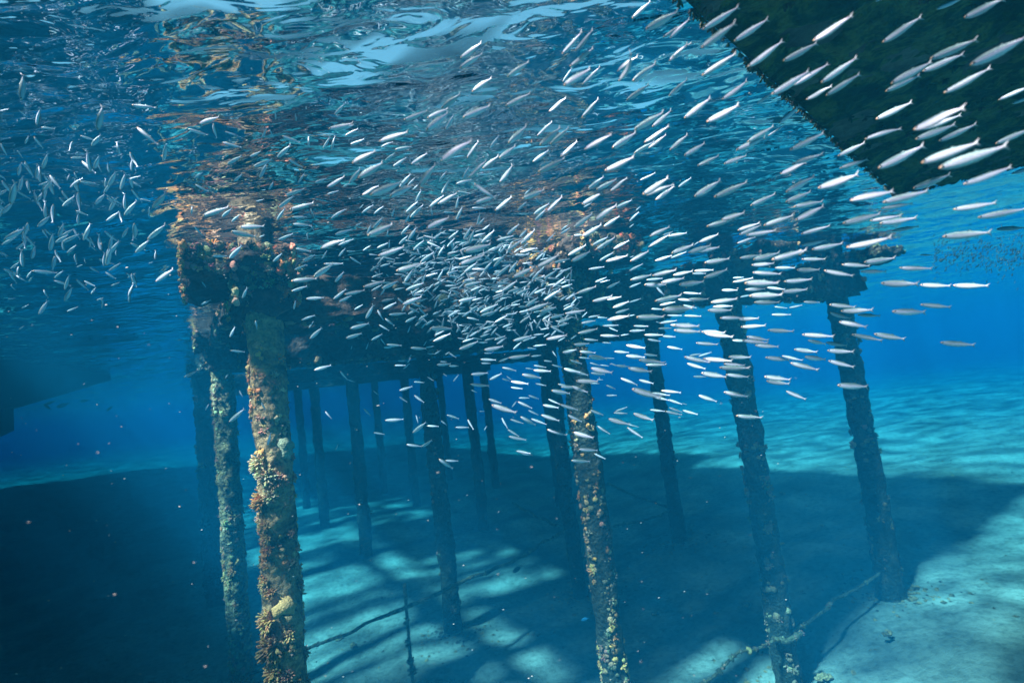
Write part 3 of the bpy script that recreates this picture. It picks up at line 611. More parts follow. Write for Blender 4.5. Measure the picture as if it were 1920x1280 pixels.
FISHDATA = '''
628,440,660,430 601,465,644,447 634,460,664,448 635,481,648,465 554,466,584,472 568,489,591,478 552,506,575,496 604,485,613,470 650,471,666,471 656,482,677,495 588,519,625,495 607,495,645,495 
546,527,596,521 628,529,645,509 547,546,577,536 570,550,584,540 574,560,610,558 625,561,650,542 646,552,685,544 635,566,660,554 681,538,723,527 682,530,700,528 689,442,738,420 688,439,696,421 
680,470,696,460 707,465,728,456 692,477,708,478 709,480,760,464 725,444,728,431 729,466,730,450 752,440,769,421 748,458,765,442 765,450,782,426 775,469,796,450 801,454,825,464 810,449,830,436 
800,428,825,420 821,480,834,459 782,465,792,485 845,445,859,432 849,469,844,445 788,492,815,472 743,508,792,494 758,529,775,506 751,520,766,512 716,541,748,526 761,544,796,530 771,551,786,540 
755,571,791,556 740,551,754,550 736,541,752,540 788,571,801,579 766,574,776,582 760,604,781,593 781,601,795,598 790,615,800,603 764,624,769,611 729,590,762,587 718,580,744,567 722,597,740,611 
708,581,719,600 711,609,730,620 686,597,701,571 664,581,680,571 677,584,688,582 697,555,699,541 668,604,685,604 657,616,693,606 649,634,679,625 696,638,717,626 714,634,722,646 686,655,691,642 
658,655,660,648 719,651,738,650 725,646,754,648 565,600,591,590 579,615,588,602 581,635,604,614 589,694,622,684 638,696,652,712 652,711,666,716 749,732,774,724 776,716,796,717 801,706,814,714 
740,685,761,685 746,676,762,676 764,680,770,666 756,691,768,681 770,652,800,654 798,651,814,649 801,662,815,664 815,664,827,656 794,648,800,639 806,616,849,615 812,640,846,625 805,638,815,634 
838,514,860,506 840,594,860,582 845,566,860,562 819,684,846,682 842,686,860,686 835,665,843,659 842,661,856,671 825,678,838,678 831,700,838,705 850,715,860,702 700,732,710,740 840,560,846,545 
820,526,831,506 811,501,818,490 712,500,731,494 698,499,710,505 702,518,712,520 725,484,733,485 741,484,750,484 756,469,769,470 870,472,922,458 861,496,910,477 860,486,885,480 860,460,878,452 
869,448,885,424 880,455,890,429 902,456,928,431 894,454,905,449 905,431,920,421 931,451,964,442 950,441,974,420 974,445,990,428 949,471,982,448 976,458,1004,430 921,471,944,458 936,475,951,459 
975,473,1008,463 966,478,992,478 1004,488,1022,472 926,500,946,478 906,509,922,491 904,495,924,488 870,511,897,491 860,510,880,504 932,516,958,495 954,511,971,489 979,494,998,492 1024,454,1042,436 
1052,432,1066,421 1050,439,1069,427 1076,425,1092,420 1076,441,1096,440 1092,444,1129,421 1111,460,1141,444 1118,468,1154,445 1065,479,1100,459 1071,490,1109,470 1006,501,1052,478 1039,492,1069,485 
961,520,1004,500 997,525,1015,504 1020,523,1044,506 1036,539,1060,520 941,546,971,526 871,536,903,528 955,546,982,540 968,552,994,540 929,548,948,544 975,554,992,550 992,555,1010,538 
1002,550,1024,540 1020,563,1052,542 986,574,1010,557 990,582,1029,568 981,595,998,586 1000,586,1018,582 1013,584,1044,576 1032,596,1058,589 1059,588,1098,582 1059,580,1079,576 1048,605,1074,594 
1047,611,1067,606 1060,562,1082,548 1082,550,1119,537 1070,572,1081,560 1103,505,1134,500 1116,529,1138,520 1125,529,1144,525 1138,540,1163,528 1124,489,1151,473 1136,490,1178,479 1150,467,1180,450 
1111,565,1149,556 1138,562,1166,556 1149,577,1180,565 1154,587,1180,579 1139,600,1180,591 1103,595,1125,591 1120,595,1139,596 1090,606,1118,600 1130,611,1160,610 1142,614,1158,621 1125,629,1162,630 
1164,629,1179,626 1084,625,1122,616 1033,612,1058,625 1024,636,1064,628 962,639,998,629 980,640,1000,631 1000,628,1020,626 1070,636,1081,628 1095,636,1122,638 1129,642,1146,643 1076,646,1106,644 
1055,661,1081,656 1087,659,1118,662 1000,649,1025,646 989,652,1005,654 996,668,1015,666 861,655,896,641 867,641,888,634 880,631,898,620 898,642,914,642 908,656,945,650 908,662,922,662 935,678,956,670 
954,671,994,666 901,674,931,675 902,681,920,681 928,604,952,591 905,617,932,609 942,614,961,606 901,592,926,584 900,586,935,570 866,594,886,580 860,565,894,557 860,584,868,579 942,689,969,695 
1001,685,1025,689 985,690,1000,692 1000,694,1034,696 979,702,1016,709 883,702,916,699 918,712,941,700 882,720,918,724 942,710,956,714 950,705,962,714 958,715,992,720 958,726,980,729 1004,719,1025,723 
1035,684,1056,689 1057,691,1089,699 1075,695,1104,704 1086,670,1106,672 1104,668,1138,672 1135,671,1152,672 1069,675,1091,682 1106,680,1125,685 1125,684,1142,686 1108,690,1149,699 1108,699,1135,702 
1145,681,1158,686 1152,659,1180,661 1155,685,1180,688 1080,714,1122,715 1105,718,1124,719 1120,711,1131,712 1046,720,1072,726 1052,725,1085,726 1072,724,1104,736 1034,732,1070,738 1137,722,1154,729 
1164,708,1180,714 1020,676,1035,678 962,655,978,641 1046,640,1060,632 1036,658,1044,670 1091,595,1101,585 884,731,895,736 1218,443,1256,424 1216,463,1258,438 1243,441,1261,435 1253,443,1289,437 
1182,490,1219,469 1180,508,1206,494 1180,415,1197,397 1192,395,1201,387 1180,427,1188,420 1325,425,1381,409 1353,412,1397,399 1383,432,1426,417 1386,440,1429,422 1399,441,1457,433 1432,423,1489,403 
1382,456,1418,444 1407,385,1430,380 1311,454,1348,439 1259,475,1302,458 1302,459,1311,453 1258,484,1288,472 1228,489,1261,479 1291,474,1334,460 1310,472,1351,462 1321,493,1369,485 1320,521,1365,505 
1262,516,1300,508 1302,508,1339,506 1298,513,1324,513 1223,517,1269,506 1182,525,1223,515 1212,525,1243,522 1239,530,1284,521 1273,534,1321,528 1208,534,1251,534 1231,538,1246,554 1180,539,1202,530 
1281,549,1315,551 1228,565,1280,554 1237,572,1267,566 1271,561,1302,563 1290,561,1329,562 1333,567,1384,560 1388,557,1408,553 1405,555,1469,553 1353,544,1384,544 1396,531,1462,531 1397,543,1436,541 
1438,539,1473,543 1466,547,1515,543 1374,521,1395,520 1374,529,1412,522 1411,511,1466,514 1409,497,1453,494 1387,484,1428,478 1412,487,1464,474 1447,487,1515,468 1453,502,1492,502 1470,528,1523,524 
1221,579,1245,580 1242,581,1302,578 1281,572,1307,578 1327,582,1373,582 1337,575,1375,573 1414,567,1463,567 1193,595,1247,594 1251,591,1279,592 1283,592,1316,593 1237,606,1270,601 1230,603,1239,606 
1257,609,1294,612 1263,610,1312,612 1235,616,1260,615 1264,619,1314,622 1315,622,1361,624 1322,625,1376,632 1350,596,1396,595 1385,598,1424,597 1389,613,1437,610 1439,619,1490,621 1447,590,1484,590 
1452,575,1477,578 1480,577,1505,572 1400,631,1442,638 1373,638,1403,639 1188,611,1216,612 1180,621,1210,619 1208,628,1244,628 1242,630,1267,632 1214,636,1239,640 1180,592,1191,590 1180,567,1202,560 
1181,482,1189,480 1488,388,1546,377 1492,413,1546,386 1502,439,1557,423 1503,460,1551,450 1522,468,1582,456 1503,486,1549,486 1494,506,1538,506 1545,507,1601,518 1580,419,1653,401 1631,414,1692,404 
1649,419,1719,409 1672,433,1724,424 1652,391,1713,381 1587,464,1676,447 1620,492,1680,484 1578,496,1633,498 1613,509,1663,509 1686,502,1749,504 1652,531,1724,532 1555,571,1605,576 1576,583,1638,581 
1556,586,1596,598 1608,590,1651,592 1573,603,1626,612 1673,584,1740,585 1507,566,1539,567 1504,627,1565,631 1597,627,1655,638 1639,626,1698,636 1767,444,1860,435 1868,430,1925,426 1725,478,1750,478 
1725,534,1784,536 1787,535,1855,536 1726,571,1784,576 1763,642,1829,647 1515,638,1549,645 1549,642,1589,648 1551,657,1602,660 1509,669,1549,674 1489,655,1534,660 1553,676,1603,688 1482,680,1536,694 
1466,667,1506,676 1435,670,1481,675 1570,722,1628,725 1433,706,1483,712 1437,714,1481,720 1474,733,1512,749 1357,735,1404,744 1310,741,1346,753 1380,779,1431,784 1280,769,1309,777 1366,669,1409,670 
1318,672,1374,677 1357,682,1398,685 1349,689,1407,691 1361,702,1405,707 1315,699,1364,707 1300,706,1324,706 1283,669,1332,681 1310,668,1335,660 1293,667,1315,663 1288,681,1324,692 1391,638,1441,643 
1416,647,1461,650 1305,643,1347,646 1280,622,1314,622 1280,611,1312,613 1280,756,1288,758 722,788,758,786 701,811,722,814 762,833,791,837 791,837,812,825 774,811,800,790 780,778,784,793 
801,798,823,799 827,788,838,797 749,744,764,754 682,766,695,779 838,778,861,785 854,801,880,801 877,786,888,805 908,806,913,798 899,771,909,771 777,741,796,755 968,845,996,850 954,818,988,825 
952,805,974,818 941,783,952,803 957,786,982,794 922,759,969,774 916,748,941,756 976,781,1006,798 996,785,1026,796 971,753,999,766 960,763,969,751 1026,805,1064,816 1075,810,1114,821 1065,778,1092,791 
1015,778,1050,789 1018,759,1048,765 1050,758,1085,769 1028,748,1050,758 991,741,1011,748 973,746,993,746 991,769,1010,778 1085,842,1122,844 1120,798,1144,814 1141,785,1181,796 1176,801,1206,821 
1151,774,1177,775 1154,771,1177,763 1188,775,1226,788 1178,795,1198,801 1137,741,1157,741 1107,769,1132,778 1164,709,1198,722 1198,712,1226,719 1185,729,1241,746 1225,743,1256,751 1221,737,1258,741 
1240,732,1278,736 1219,768,1248,771 1248,771,1280,778 1255,764,1280,773 1253,749,1280,758 1198,675,1248,679 1211,684,1250,684 1174,667,1211,670 1208,664,1233,667 1174,647,1211,653 1251,650,1280,655 
1178,690,1223,697 823,860,850,879 835,863,860,864 978,850,999,853 1071,863,1108,866 1114,850,1136,860 863,109,905,81 862,128,905,100 951,145,993,114 885,172,922,144 948,199,996,175 828,203,865,176 
757,225,803,209 801,222,842,203 799,245,842,209 835,243,852,215 868,221,921,198 953,269,990,235 711,265,766,247 714,276,737,265 640,243,665,233 647,255,672,241 657,271,684,262 660,306,704,281 
672,334,719,304 642,351,657,343 655,343,678,315 722,301,741,287 737,312,763,296 741,281,773,275 771,308,802,287 784,306,793,319 826,302,883,260 876,296,898,264 918,279,936,253 936,297,968,273 
879,333,913,301 905,316,936,292 937,342,963,310 1007,255,1036,228 1012,273,1052,239 1032,271,1068,239 999,304,1030,281 1051,293,1084,265 1009,323,1060,297 1012,311,1036,302 1029,209,1062,183 
1091,220,1124,185 1096,280,1148,251 1054,102,1095,59 1078,96,1114,56 1068,125,1115,91 1055,154,1073,128 1057,161,1109,127 1092,159,1127,125 1157,134,1193,104 1161,153,1196,102 1186,153,1231,119 
1175,188,1218,158 1185,35,1221,2 1211,55,1272,22 1243,70,1285,44 1254,115,1290,82 1254,181,1290,148 1189,244,1246,210 1223,238,1261,207 1148,278,1194,248 1208,267,1256,237 1189,288,1228,265 
1216,278,1250,253 1256,282,1290,252 1134,320,1191,295 1103,354,1133,331 1118,356,1157,336 1144,358,1177,333 1200,338,1230,325 1205,365,1255,333 1212,366,1262,343 1229,375,1266,349 1272,351,1297,333 
1091,383,1130,361 1094,389,1110,380 1001,402,1031,381 1003,414,1023,393 1025,398,1055,368 979,373,1023,355 983,366,997,351 1003,371,1018,385 970,394,988,378 928,395,961,369 890,381,932,366 
889,344,931,375 885,390,912,390 894,422,902,398 897,422,909,408 855,413,868,386 831,398,852,398 821,382,858,362 855,391,860,368 805,388,833,366 828,363,842,338 855,345,885,336 867,336,880,312 
858,359,881,363 823,342,835,321 786,349,816,307 749,351,771,326 694,366,756,341 731,368,774,349 679,365,711,348 761,398,784,378 769,408,795,383 779,380,790,356 759,417,769,401 800,428,842,407 
810,405,808,388 734,407,740,390 701,401,719,386 678,400,700,383 674,391,682,383 640,398,650,391 667,423,680,417 699,428,719,407 640,326,647,324 764,348,778,334 774,356,784,346 1077,426,1112,400 
1115,413,1156,383 1155,390,1186,375 1132,425,1163,405 1317,56,1387,12 1315,90,1381,42 1376,78,1442,35 1316,142,1382,99 1401,126,1470,78 1524,77,1602,29 1468,115,1534,81 1654,80,1730,31 
1755,18,1814,-7 1807,34,1885,-3 1744,111,1838,72 1819,123,1932,67 1729,134,1809,101 1670,158,1750,114 1660,172,1729,139 1769,175,1860,128 1539,156,1609,107 1487,161,1555,119 1446,178,1519,134 
1419,195,1451,173 1548,180,1614,137 1511,187,1561,161 1871,188,1938,158 1897,195,1949,175 1642,224,1712,191 1712,243,1811,200 1730,243,1804,215 1716,262,1794,232 1760,265,1833,232 1621,261,1692,237 
1727,306,1838,265 1760,316,1893,272 1866,270,1938,239 1646,316,1735,272 1712,354,1784,327 1806,346,1898,314 1896,326,1962,306 1571,293,1623,267 1574,316,1629,297 1594,376,1678,356 1655,380,1742,358 
1534,353,1614,327 1473,361,1527,331 1473,379,1522,359 1485,308,1545,288 1463,326,1515,304 1481,282,1547,249 1460,232,1500,198 1401,267,1453,235 1440,255,1471,235 1380,282,1436,257 1357,308,1402,290 
1308,311,1349,292 1283,292,1323,268 1325,229,1388,198 1283,222,1334,183 1354,187,1404,153 1339,370,1403,341 1302,369,1352,338 1407,386,1456,363 1787,393,1870,380 1833,408,1928,391 1256,72,1293,34 
1260,108,1296,77 1641,3,1663,-5 40,188,44,138 183,244,192,198 247,197,294,203 257,239,297,272 307,302,312,267 374,232,411,218 353,242,391,254 422,247,447,255 400,232,407,260 417,267,454,277 
426,308,454,292 468,294,491,284 529,255,564,269 520,296,546,271 475,313,512,298 487,334,501,304 491,259,500,240 506,242,512,256 579,275,578,254 606,278,619,257 622,282,627,255 517,225,516,208 
555,228,554,213 627,215,647,195 616,242,665,233 541,299,568,314 365,333,380,323 438,341,454,326 366,346,392,360 504,356,513,340 559,343,572,324 590,343,613,334 613,351,648,331 535,366,572,354 
522,390,551,367 543,393,590,381 613,365,635,357 620,410,647,391 519,413,535,390 548,407,576,407 549,420,583,423 583,391,588,405 479,378,496,374 286,390,314,361 380,405,430,388 416,407,435,391 
434,416,450,402 233,404,258,375 226,356,235,324 242,336,264,330 244,338,265,351 247,321,248,296 205,324,202,304 197,351,198,334 133,296,161,296 170,323,163,282 178,383,198,363 200,366,217,380 
116,358,134,381 148,370,155,385 279,405,280,388 359,401,360,386 262,373,282,377 69,235,76,202 50,218,35,207 77,239,104,242 47,270,54,255 64,257,82,279 2,269,13,292 32,282,42,297 0,208,18,205 
20,383,29,339 34,329,39,306 40,304,55,319 55,359,52,336 82,328,96,348 128,323,118,316 126,339,131,326 139,323,148,339 150,341,180,344 8,450,47,428 104,455,129,440 254,474,281,449 277,449,312,420 
60,508,109,512 292,528,326,504 430,485,454,460 398,480,427,480 433,434,482,444 449,426,497,424 521,450,551,438 486,445,497,440 364,424,380,441 412,503,425,494 447,474,466,477 363,492,376,508 
239,521,255,512 168,501,186,511 185,486,215,496 208,536,225,529 171,551,180,538 181,563,194,558 126,584,147,575 101,526,134,536 82,543,91,559 377,571,395,562 454,559,464,539 378,526,386,538 
511,536,501,546 431,632,441,612 432,657,460,660 345,707,371,695 430,791,459,766 422,709,427,702 449,732,455,744 385,769,390,759 490,754,498,769 501,835,508,810 479,601,482,617 551,580,554,563 
512,491,529,475 525,486,530,501 583,422,589,433 610,771,622,785 629,843,634,832 576,437,578,450 291,487,292,469 279,494,287,491 35,618,46,610 50,521,60,507 30,516,50,528 20,504,37,491 54,528,62,517 
168,464,170,449 181,470,168,460 218,480,218,467 161,494,158,484 144,501,155,496 30,464,40,467 57,460,67,454 50,444,67,464 84,430,101,445 7,474,13,484 20,534,29,544 40,578,54,571 15,561,29,559
'''
# ------------------------------------------------------------------ the school of silver fish
def fish_mesh(name, bend, segs=14, stations=15, fins=True):
    """one continuous body with forked tail, dorsal and belly fins; unit length, head at -x"""
    xs = [-0.5, -0.485, -0.45, -0.40, -0.33, -0.24, -0.14, -0.03, 0.08, 0.18, 0.27, 0.34, 0.38, 0.405]
    hh = [0.006, 0.020, 0.042, 0.060, 0.078, 0.091, 0.097, 0.095, 0.084, 0.068, 0.048, 0.031, 0.023, 0.022]
    P = []; F = []
    for x, h in zip(xs, hh):
        wd = h * 0.56 if x < 0.3 else h * 0.40
        cz = 0.004 - 0.004 * (x + 0.5)
        for j in range(segs):
            a = 2 * math.pi * j / segs
            h_ = h * 1.12; P.append([x, wd * math.sin(a), cz + h_ * math.cos(a) * (0.92 if math.cos(a) > 0 else 1.05)])
    n = len(xs)
    for i in range(n - 1):
        for j in range(segs): F.append((i * segs + j, i * segs + (j + 1) % segs, (i + 1) * segs + (j + 1) % segs, (i + 1) * segs + j))
    F.append(tuple(range(segs - 1, -1, -1)))
    def plate(pts, th=0.0025):
        k = len(P); m_ = len(pts)
        for s in (-1, 1):
            for (x, z) in pts: P.append([x, s * th, z])
        F.append(tuple(k + i for i in range(m_))); F.append(tuple(k + m_ + i for i in reversed(range(m_))))
        for i in range(m_): F.append((k + i, k + m_ + i, k + m_ + (i + 1) % m_, k + (i + 1) % m_))
    if fins:
        plate([(0.02, 0.070), (0.13, 0.060), (0.10, 0.105), (0.04, 0.120)])
        plate([(0.16, -0.060), (0.27, -0.042), (0.26, -0.062), (0.17, -0.090)])
        plate([(0.0, -0.085), (0.05, -0.082), (0.06, -0.110), (0.02, -0.115)])
    A = np.array(P)
    if not fins or name == 'shoal':
        pass
    return A, F
def tail_pts():
    P = []; F = []
    pts = [(0.385, 0.020), (0.42, 0.035), (0.505, 0.100), (0.47, 0.030), (0.452, 0.0), (0.47, -0.030), (0.505, -0.105), (0.42, -0.035), (0.385, -0.020)]
    for s in (-1, 1):
        for x, z in pts: P.append([x, s * 0.003, z])
    m_ = len(pts); F.append((0, 1, 4, 7, 8)); F.append((1, 2, 3, 4)); F.append((4, 5, 6, 7))
    F += [tuple(reversed([i + m_ for i in q])) for q in ((0, 1, 4, 7, 8), (1, 2, 3, 4), (4, 5, 6, 7))]
    for i in range(m_): F.append((i, i + m_, (i + 1) % m_ + m_, (i + 1) % m_))
    return np.array(P), F
def eye_pts():
    v, f = ico(); P = []; F = []
    for s in (-1, 1):
        k = len(P); q = v * np.array([0.024, 0.008, 0.024]) + np.array([-0.422, s * 0.0275, 0.014]); P += q.tolist(); F += [tuple(i + k for i in t_) for t_ in f]
    return np.array(P), F
def bend_pts(A, b, s):
    A = A.copy(); x = A[:, 0]
    off = b * (x + 0.15) ** 2 * np.where(x > -0.15, 1, 0.35) + s * 0.05 * np.sin(x * 6.0)
    slope = 2 * b * (x + 0.15) * np.where(x > -0.15, 1, 0.35) + s * 0.3 * np.cos(x * 6.0)
    A[:, 0] = x - A[:, 1] * slope; A[:, 1] = A[:, 1] + off; return A
BENDS = [(0.0, 0.0), (0.10, 0.3), (-0.10, -0.3), (0.28, 0.0), (-0.28, 0.0), (0.05, -0.6), (0.9, 0.0), (-0.9, 0.0)]
VAR = []
for k, (b_, s_) in enumerate(BENDS):
    ms = []
    for (A, F), nm, mt in ((fish_mesh('fish', 0), 'fish_body', FISH), (tail_pts(), 'tail_fin', FIN), (eye_pts(), 'eye', EYE)):
        mb = MB(); mb.add(bend_pts(A, b_, s_), F); me = mb.mesh(nm); me.materials.append(mt); ms.append(me)
    VAR.append(ms)
def low_fish(b_, s_):
    A, F = fish_mesh('shoal', 0, segs=8, fins=False); B, G = tail_pts()
    A = np.concatenate([A, B]); F = F + [tuple(i + len(A) - len(B) for i in q) for q in G]
    return bend_pts(A, b_, s_), F
LOW = [low_fish(*q) for q in BENDS]
FILL0 = None
TR = [tuple(float(v) for v in q.split(',')) for q in FISHDATA.split()]
rf = random.Random(42); FILL0 = len(TR)
# filler: the smallest fish, packed in the middle of the school, and those milling at the left
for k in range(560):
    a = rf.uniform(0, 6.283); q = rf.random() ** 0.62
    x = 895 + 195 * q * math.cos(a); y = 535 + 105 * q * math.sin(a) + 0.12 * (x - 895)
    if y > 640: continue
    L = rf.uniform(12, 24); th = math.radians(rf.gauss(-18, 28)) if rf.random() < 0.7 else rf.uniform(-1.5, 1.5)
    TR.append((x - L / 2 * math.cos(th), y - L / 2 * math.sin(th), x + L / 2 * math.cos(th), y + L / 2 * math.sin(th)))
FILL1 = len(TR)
for k in range(110):
    x = rf.uniform(-10, 260); y = 290 + rf.gauss(110, 80) + 0.1 * x
    if y < 230 or y > 590: continue
    L = rf.uniform(18, 36); th = rf.uniform(0.3, 1.9) * rf.choice((-1, 1))
    TR.append((x - L / 2 * math.cos(th), y - L / 2 * math.sin(th), x + L / 2 * math.cos(th), y + L / 2 * math.sin(th)))
def placed(f):
    hx, hy, tx, ty = f; d0, d1 = ray(hx, hy), ray(tx, ty); Lr = rf.uniform(0.078, 0.098)
    yaw = rf.gauss(0, 0.22)
    pxl = math.hypot(hx - tx, hy - ty)
    Lv = Lr * math.cos(yaw); t = Lv / (d1 - d0).length
    lim = 4.6
    m = (d0 + d1) * 0.5
    if m.z > 0: lim = min(lim, 0.86 * (SURF - 0.04 - CAMZ) / m.z)
    if hx > 1250 and hy < 380 and m.z > 0: lim = min(lim, 0.86 * (-0.22 - CAMZ) / m.z)
    if 430 < hx < 620 and hy > 560: lim = min(lim, 3.3)
    if t > lim: Lr *= lim / t; t = lim
    dt = math.sin(yaw) * Lr
    Hh = CAM + d0 * (t - dt / 2); Tt = CAM + d1 * (t + dt / 2)
    return Hh, Tt, pxl
def frame(Hh, Tt):
    X = (Tt - Hh).normalized(); Z = Vector((rf.gauss(0, 0.25), rf.gauss(0, 0.25), 1)); Y = Z.cross(X).normalized()
    vd = (Hh - CAM).normalized(); vo = (vd - X * vd.dot(X)).normalized()
    if vo.dot(Y) < 0: vo = -vo
    k = min(1, abs(X.z) * 1.15) ** 2 * 0.9 + 0.15
    Y = (Y * (1 - k) + vo * k).normalized(); Z = X.cross(Y).normalized(); Y = Z.cross(X)
    M = Matrix.Identity(4); L = (Tt - Hh).length; hs = rf.uniform(0.80, 1.08)
    for i in range(3): M[i][0] = X[i] * L; M[i][1] = Y[i] * L; M[i][2] = Z[i] * L * hs
    M.translation = (Hh + Tt) / 2; return M
FI = []
for fi, f in enumerate(TR):
    Hh, Tt, pl = placed(f)
    bi = rf.choice((0, 0, 0, 1, 2, 1, 2, 5, 3, 4))
    if abs(f[3] - f[1]) > 1.3 * abs(f[2] - f[0]) and rf.random() < 0.5: bi = rf.choice((6, 7, 3, 4))
    g_ = 1.0
    if FILL0 <= fi < FILL1: g_ = rf.uniform(0.45, 0.95)  # centre fillers coloured darker to stand in for shade
    FI.append((pl if fi < FILL0 else min(pl, 30), f, frame(Hh, Tt), bi, g_))
FI.sort(key=lambda q: -q[0])
BIG, SMALL = FI[:298], FI[298:]
ANCH = [(1850, 20, 'in the top right corner'), (1600, 60, 'against the upper part of the green pontoon'), (1850, 110, 'at the right edge before the green pontoon'), (1620, 160, 'across the middle of the green pontoon'),
    (1830, 260, 'low on the green pontoon near the right edge'), (1690, 230, 'in front of the lower green pontoon'), (1420, 60, 'crossing the slanted edge of the pontoon'), (1280, 40, 'just left of the pontoon top'),
    (1400, 210, 'in the bright ripples left of the pontoon edge'), (1560, 270, 'beside the corner edge of the pontoon'), (1150, 60, 'near the top, right of centre'), (930, 60, 'high up over the middle of the school'),
    (1180, 190, 'over the dark ripples right of centre'), (900, 190, 'over the dark ripples above the school'), (700, 250, 'against the pale ripples left of centre'), (480, 260, 'by the golden reflections left of centre'),
    (60, 150, 'blurred at the upper left edge'), (90, 350, 'milling at the left edge'), (250, 300, 'in the dark water left of the golden reflections'), (270, 440, 'beside the sunlit growth on the nearest pile'),
    (450, 440, 'over the cap of the nearest pile'), (500, 720, 'around the nearest coral pile below its cap'), (640, 480, 'right of the nearest pile cap'), (640, 600, 'under the brown crossbeam right of the nearest pile'),
    (760, 390, 'at the upper left of the thick of the school'), (930, 380, 'at the top of the thick of the school'), (1080, 400, 'above right of the thick of the school'), (1250, 330, 'in the blue ripples right of the school centre'),
    (1420, 330, 'left of and below the pontoon corner'), (1600, 360, 'just under the pontoon corner'), (1800, 390, 'in the turquoise strip under the pontoon'), (820, 500, 'left in the thick of the school'),
    (1000, 500, 'right in the thick of the school'), (950, 620, 'below the thick of the school'), (1150, 500, 'left of the dark beam over the blue'), (1300, 460, 'above the dark beam over the blue'),
    (1450, 440, 'left of the broad pile cap at right'), (1620, 450, 'before the broad pile cap at right'), (1750, 520, 'out in the open blue right of the last pile'), (1780, 620, 'low in the open blue at far right'),
    (1600, 560, 'crossing the rightmost pile just under its cap'), (1620, 680, 'crossing the rightmost pile lower down'), (1480, 560, 'between the two right hand piles, high'), (1500, 680, 'between the two right hand piles, low'),
    (1380, 560, 'across the top of the rope tied pile'), (1380, 680, 'across the rope tied pile lower down'), (1230, 560, 'by the hazed slender pile, high'), (1250, 680, 'by the hazed slender pile, midway'),
    (1230, 770, 'by the hazed slender pile, low'), (1100, 600, 'across the middle pile under the school'), (1100, 720, 'across the middle pile midway down'), (1100, 840, 'lowest before the middle pile'),
    (980, 720, 'in the blue gap left of the middle pile'), (960, 820, 'low in the gap left of the middle pile'), (830, 680, 'under the second crossbeam'), (760, 800, 'lowest, before the dim piles'), (680, 760, 'in the dark water right of the nearest pile')]
ORD = ['leftmost', 'second from left', 'third from left', 'fourth from left', 'fifth from left', 'sixth from left', 'seventh from left', 'eighth from left', 'ninth from left', 'tenth from left', 'eleventh from left', 'twelfth from left', 'thirteenth from left', 'fourteenth from left']
cells = {}
for q in BIG:
    x, y = (q[1][0] + q[1][2]) / 2, (q[1][1] + q[1][3]) / 2
    a = min(range(len(ANCH)), key=lambda i: (ANCH[i][0] - x) ** 2 + (ANCH[i][1] - y) ** 2 * 1.6)
    cells.setdefault(a, []).append((x, q))
GROUP = 'silver fish of the school'
cnt = 0
for a, mem in cells.items():
    mem.sort(key=lambda m_: m_[0])
    def look(q):
        dx, dy = q[1][2] - q[1][0], q[1][1] - q[1][3]; sl = math.degrees(math.atan2(dy, abs(dx)))
        return 'steep' if abs(sl) > 42 else 'rising' if sl > 22 else 'level' if sl > -8 else 'dipping'
    for k, (x, q) in enumerate(mem):
        adj = look(q)
        place = (ORD[k] + ' ' if len(mem) > 1 and k < len(ORD) - 1 and k < len(mem) - 1 or (len(mem) > 1 and k == 0) else ('rightmost ' if len(mem) > 1 else '')) + ANCH[a][2]
        lab = adj + ' silver fish, ' + place
        me = VAR[q[3]]
        o = link('silver_fish', me[0]); o.matrix_world = q[2]
        tag(o, lab, 'fish', GROUP)
        if q[0] > 33:
            link('tail_fin', me[1], parent=o)
            if q[0] > 42: link('eyes', me[2], parent=o)
        else: link('tail_fin', me[1], parent=o)
sm = MB()
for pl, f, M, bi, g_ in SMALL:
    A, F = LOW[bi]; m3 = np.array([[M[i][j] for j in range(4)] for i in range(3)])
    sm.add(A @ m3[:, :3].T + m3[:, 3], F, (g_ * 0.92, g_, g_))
# in the shared mesh the scales are coloured from each fish's own height, kept in a vertex attribute
me = sm.mesh('silver_fish_shoal'); at = me.attributes.new('own', 'FLOAT_VECTOR', 'POINT')
at.data.foreach_set('vector', np.concatenate([LOW[q[3]][0] for q in SMALL]).ravel())
m2 = FISH.copy(); m2.name = 'silver scales of the shoal'; t = m2.node_tree
an = t.nodes.new('ShaderNodeAttribute'); an.attribute_name = 'own'
tc = [n for n in t.nodes if n.type == 'TEX_COORD'][0]
for l in list(t.links):
    if l.from_node == tc: t.links.new(an.outputs['Vector'], l.to_socket)
bs = t.nodes['Principled BSDF']; lk = bs.inputs['Base Color'].links[0]; src = lk.from_socket
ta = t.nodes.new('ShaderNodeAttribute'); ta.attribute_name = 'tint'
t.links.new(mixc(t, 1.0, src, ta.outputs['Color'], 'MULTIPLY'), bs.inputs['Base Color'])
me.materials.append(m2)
o = link('silver_fish_shoal', me); tag(o, 'countless smaller silver fish packed in the middle of the school and at left', 'fish', GROUP, 'stuff')

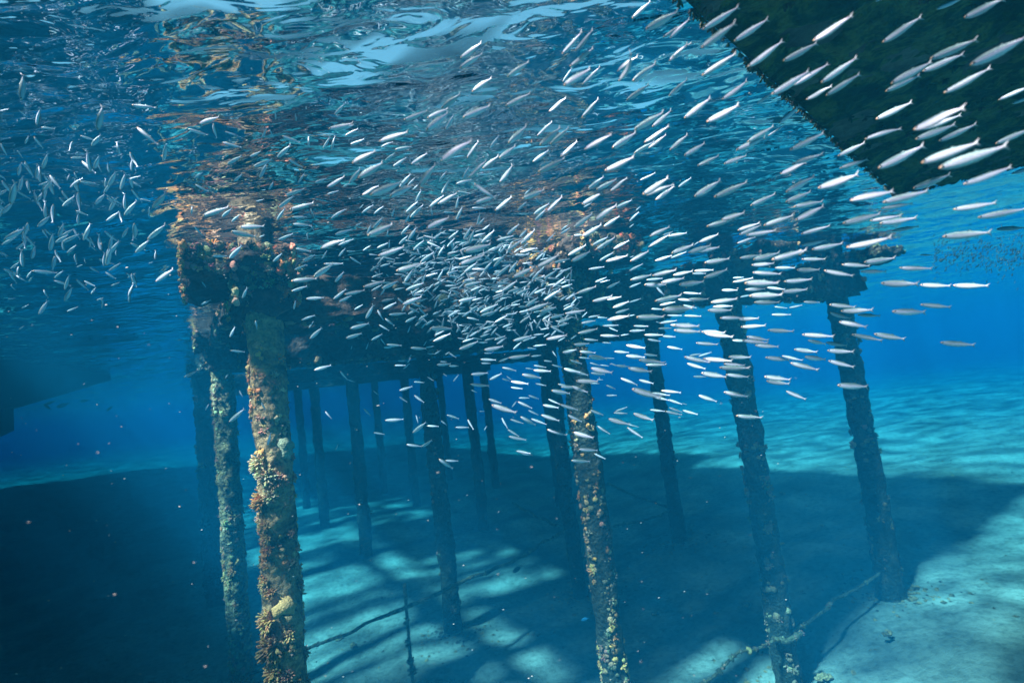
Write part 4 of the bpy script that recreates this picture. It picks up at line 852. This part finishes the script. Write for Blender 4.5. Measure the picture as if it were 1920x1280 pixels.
# ------------------------------------------------------------------ other fish
def oval_fish(name, f, L, hgt, mat, label, group=None, cat='fish'):
    hx, hy, tx, ty = f; d0, d1 = ray(hx, hy), ray(tx, ty); t_ = L / (d1 - d0).length
    A, F = fish_mesh(name, 0); A = A * np.array([1, 1.15, hgt]); B, G = tail_pts(); B = B * np.array([1, 1, 1.2])
    b = MB(); b.add(A, F); b.add(B, G); o = b.obj(name, mat)
    o.matrix_world = frame(CAM + d0 * t_, CAM + d1 * t_); tag(o, label, cat, group); return o
for f, lb in (((85, 758, 104, 751), 'topmost dark fish of the few under the moored boat'), ((82, 757, 96, 768), 'leftmost dark fish of the few under the moored boat'), ((106, 763, 130, 755), 'larger dark fish in the middle under the moored boat'),
              ((150, 752, 168, 750), 'dark fish right of the others under the bow of the boat'), ((200, 770, 212, 760), 'faint dark fish farthest right of the boat')):
    oval_fish('reef_fish', f, 0.22, 1.7, DARKFISH, lb, 'dark fish under the boat')
oval_fish('reef_fish', (1090, 1162, 1104, 1158), 0.10, 2.3, BLUEFISH, 'small bright blue fish low beside the middle pile')
oval_fish('reef_fish', (1628, 232, 1618, 236), 0.03, 1.5, BLUEFISH, 'tiny cyan fish in front of the green pontoon')
oval_fish('reef_fish', (962, 1072, 978, 1060), 0.22, 2.6, DARKFISH, 'dark deep bodied fish hanging over the sunlit slats of sand')
# far shoal at right
sh = MB(); r2_ = random.Random(8); A, F = LOW[0]
for k in range(420):
    px, py = r2_.uniform(1750, 1925), r2_.gauss(478, 20) - 0.02 * r2_.random()
    d = ray(px, py); D = r2_.uniform(8.0, 10.0); p = CAM + d * D
    if p.z > -0.08: continue
    th = r2_.uniform(0.2, 1.2); X = Vector((math.cos(th), 0.3, math.sin(th))).normalized(); Y = ZUP.cross(X).normalized(); Z = X.cross(Y)
    m3 = np.array([[X[i] * .06, Y[i] * .06, Z[i] * .06] for i in range(3)])
    sh.add(A @ m3.T + np.array(p), F)
o = sh.obj('distant_shoal', DARKFISH); tag(o, 'cloud of tiny dark fish far off under the surface at right', 'fish', None, 'stuff')
# drifting specks
sp_ = MB(); v, f = ico(); r3_ = random.Random(17)
for k in range(380):
    d = ray(r3_.uniform(-100, 1500), r3_.uniform(200, 1330)); D = r3_.uniform(1.1, 3.8)
    p = CAM + d * D; s = r3_.uniform(0.0004, 0.0010) * D * (2.0 if r3_.random() < 0.04 else 1)
    if p.z > -0.1: continue
    q = v * np.array([s * r3_.uniform(1, 2.0), s * 0.6, s * 0.7]); sp_.add(q + np.array(p), f)
o = sp_.obj('drifting_specks', SPECK); tag(o, 'tiny pale and reddish specks drifting in the water', 'specks', None, 'stuff')
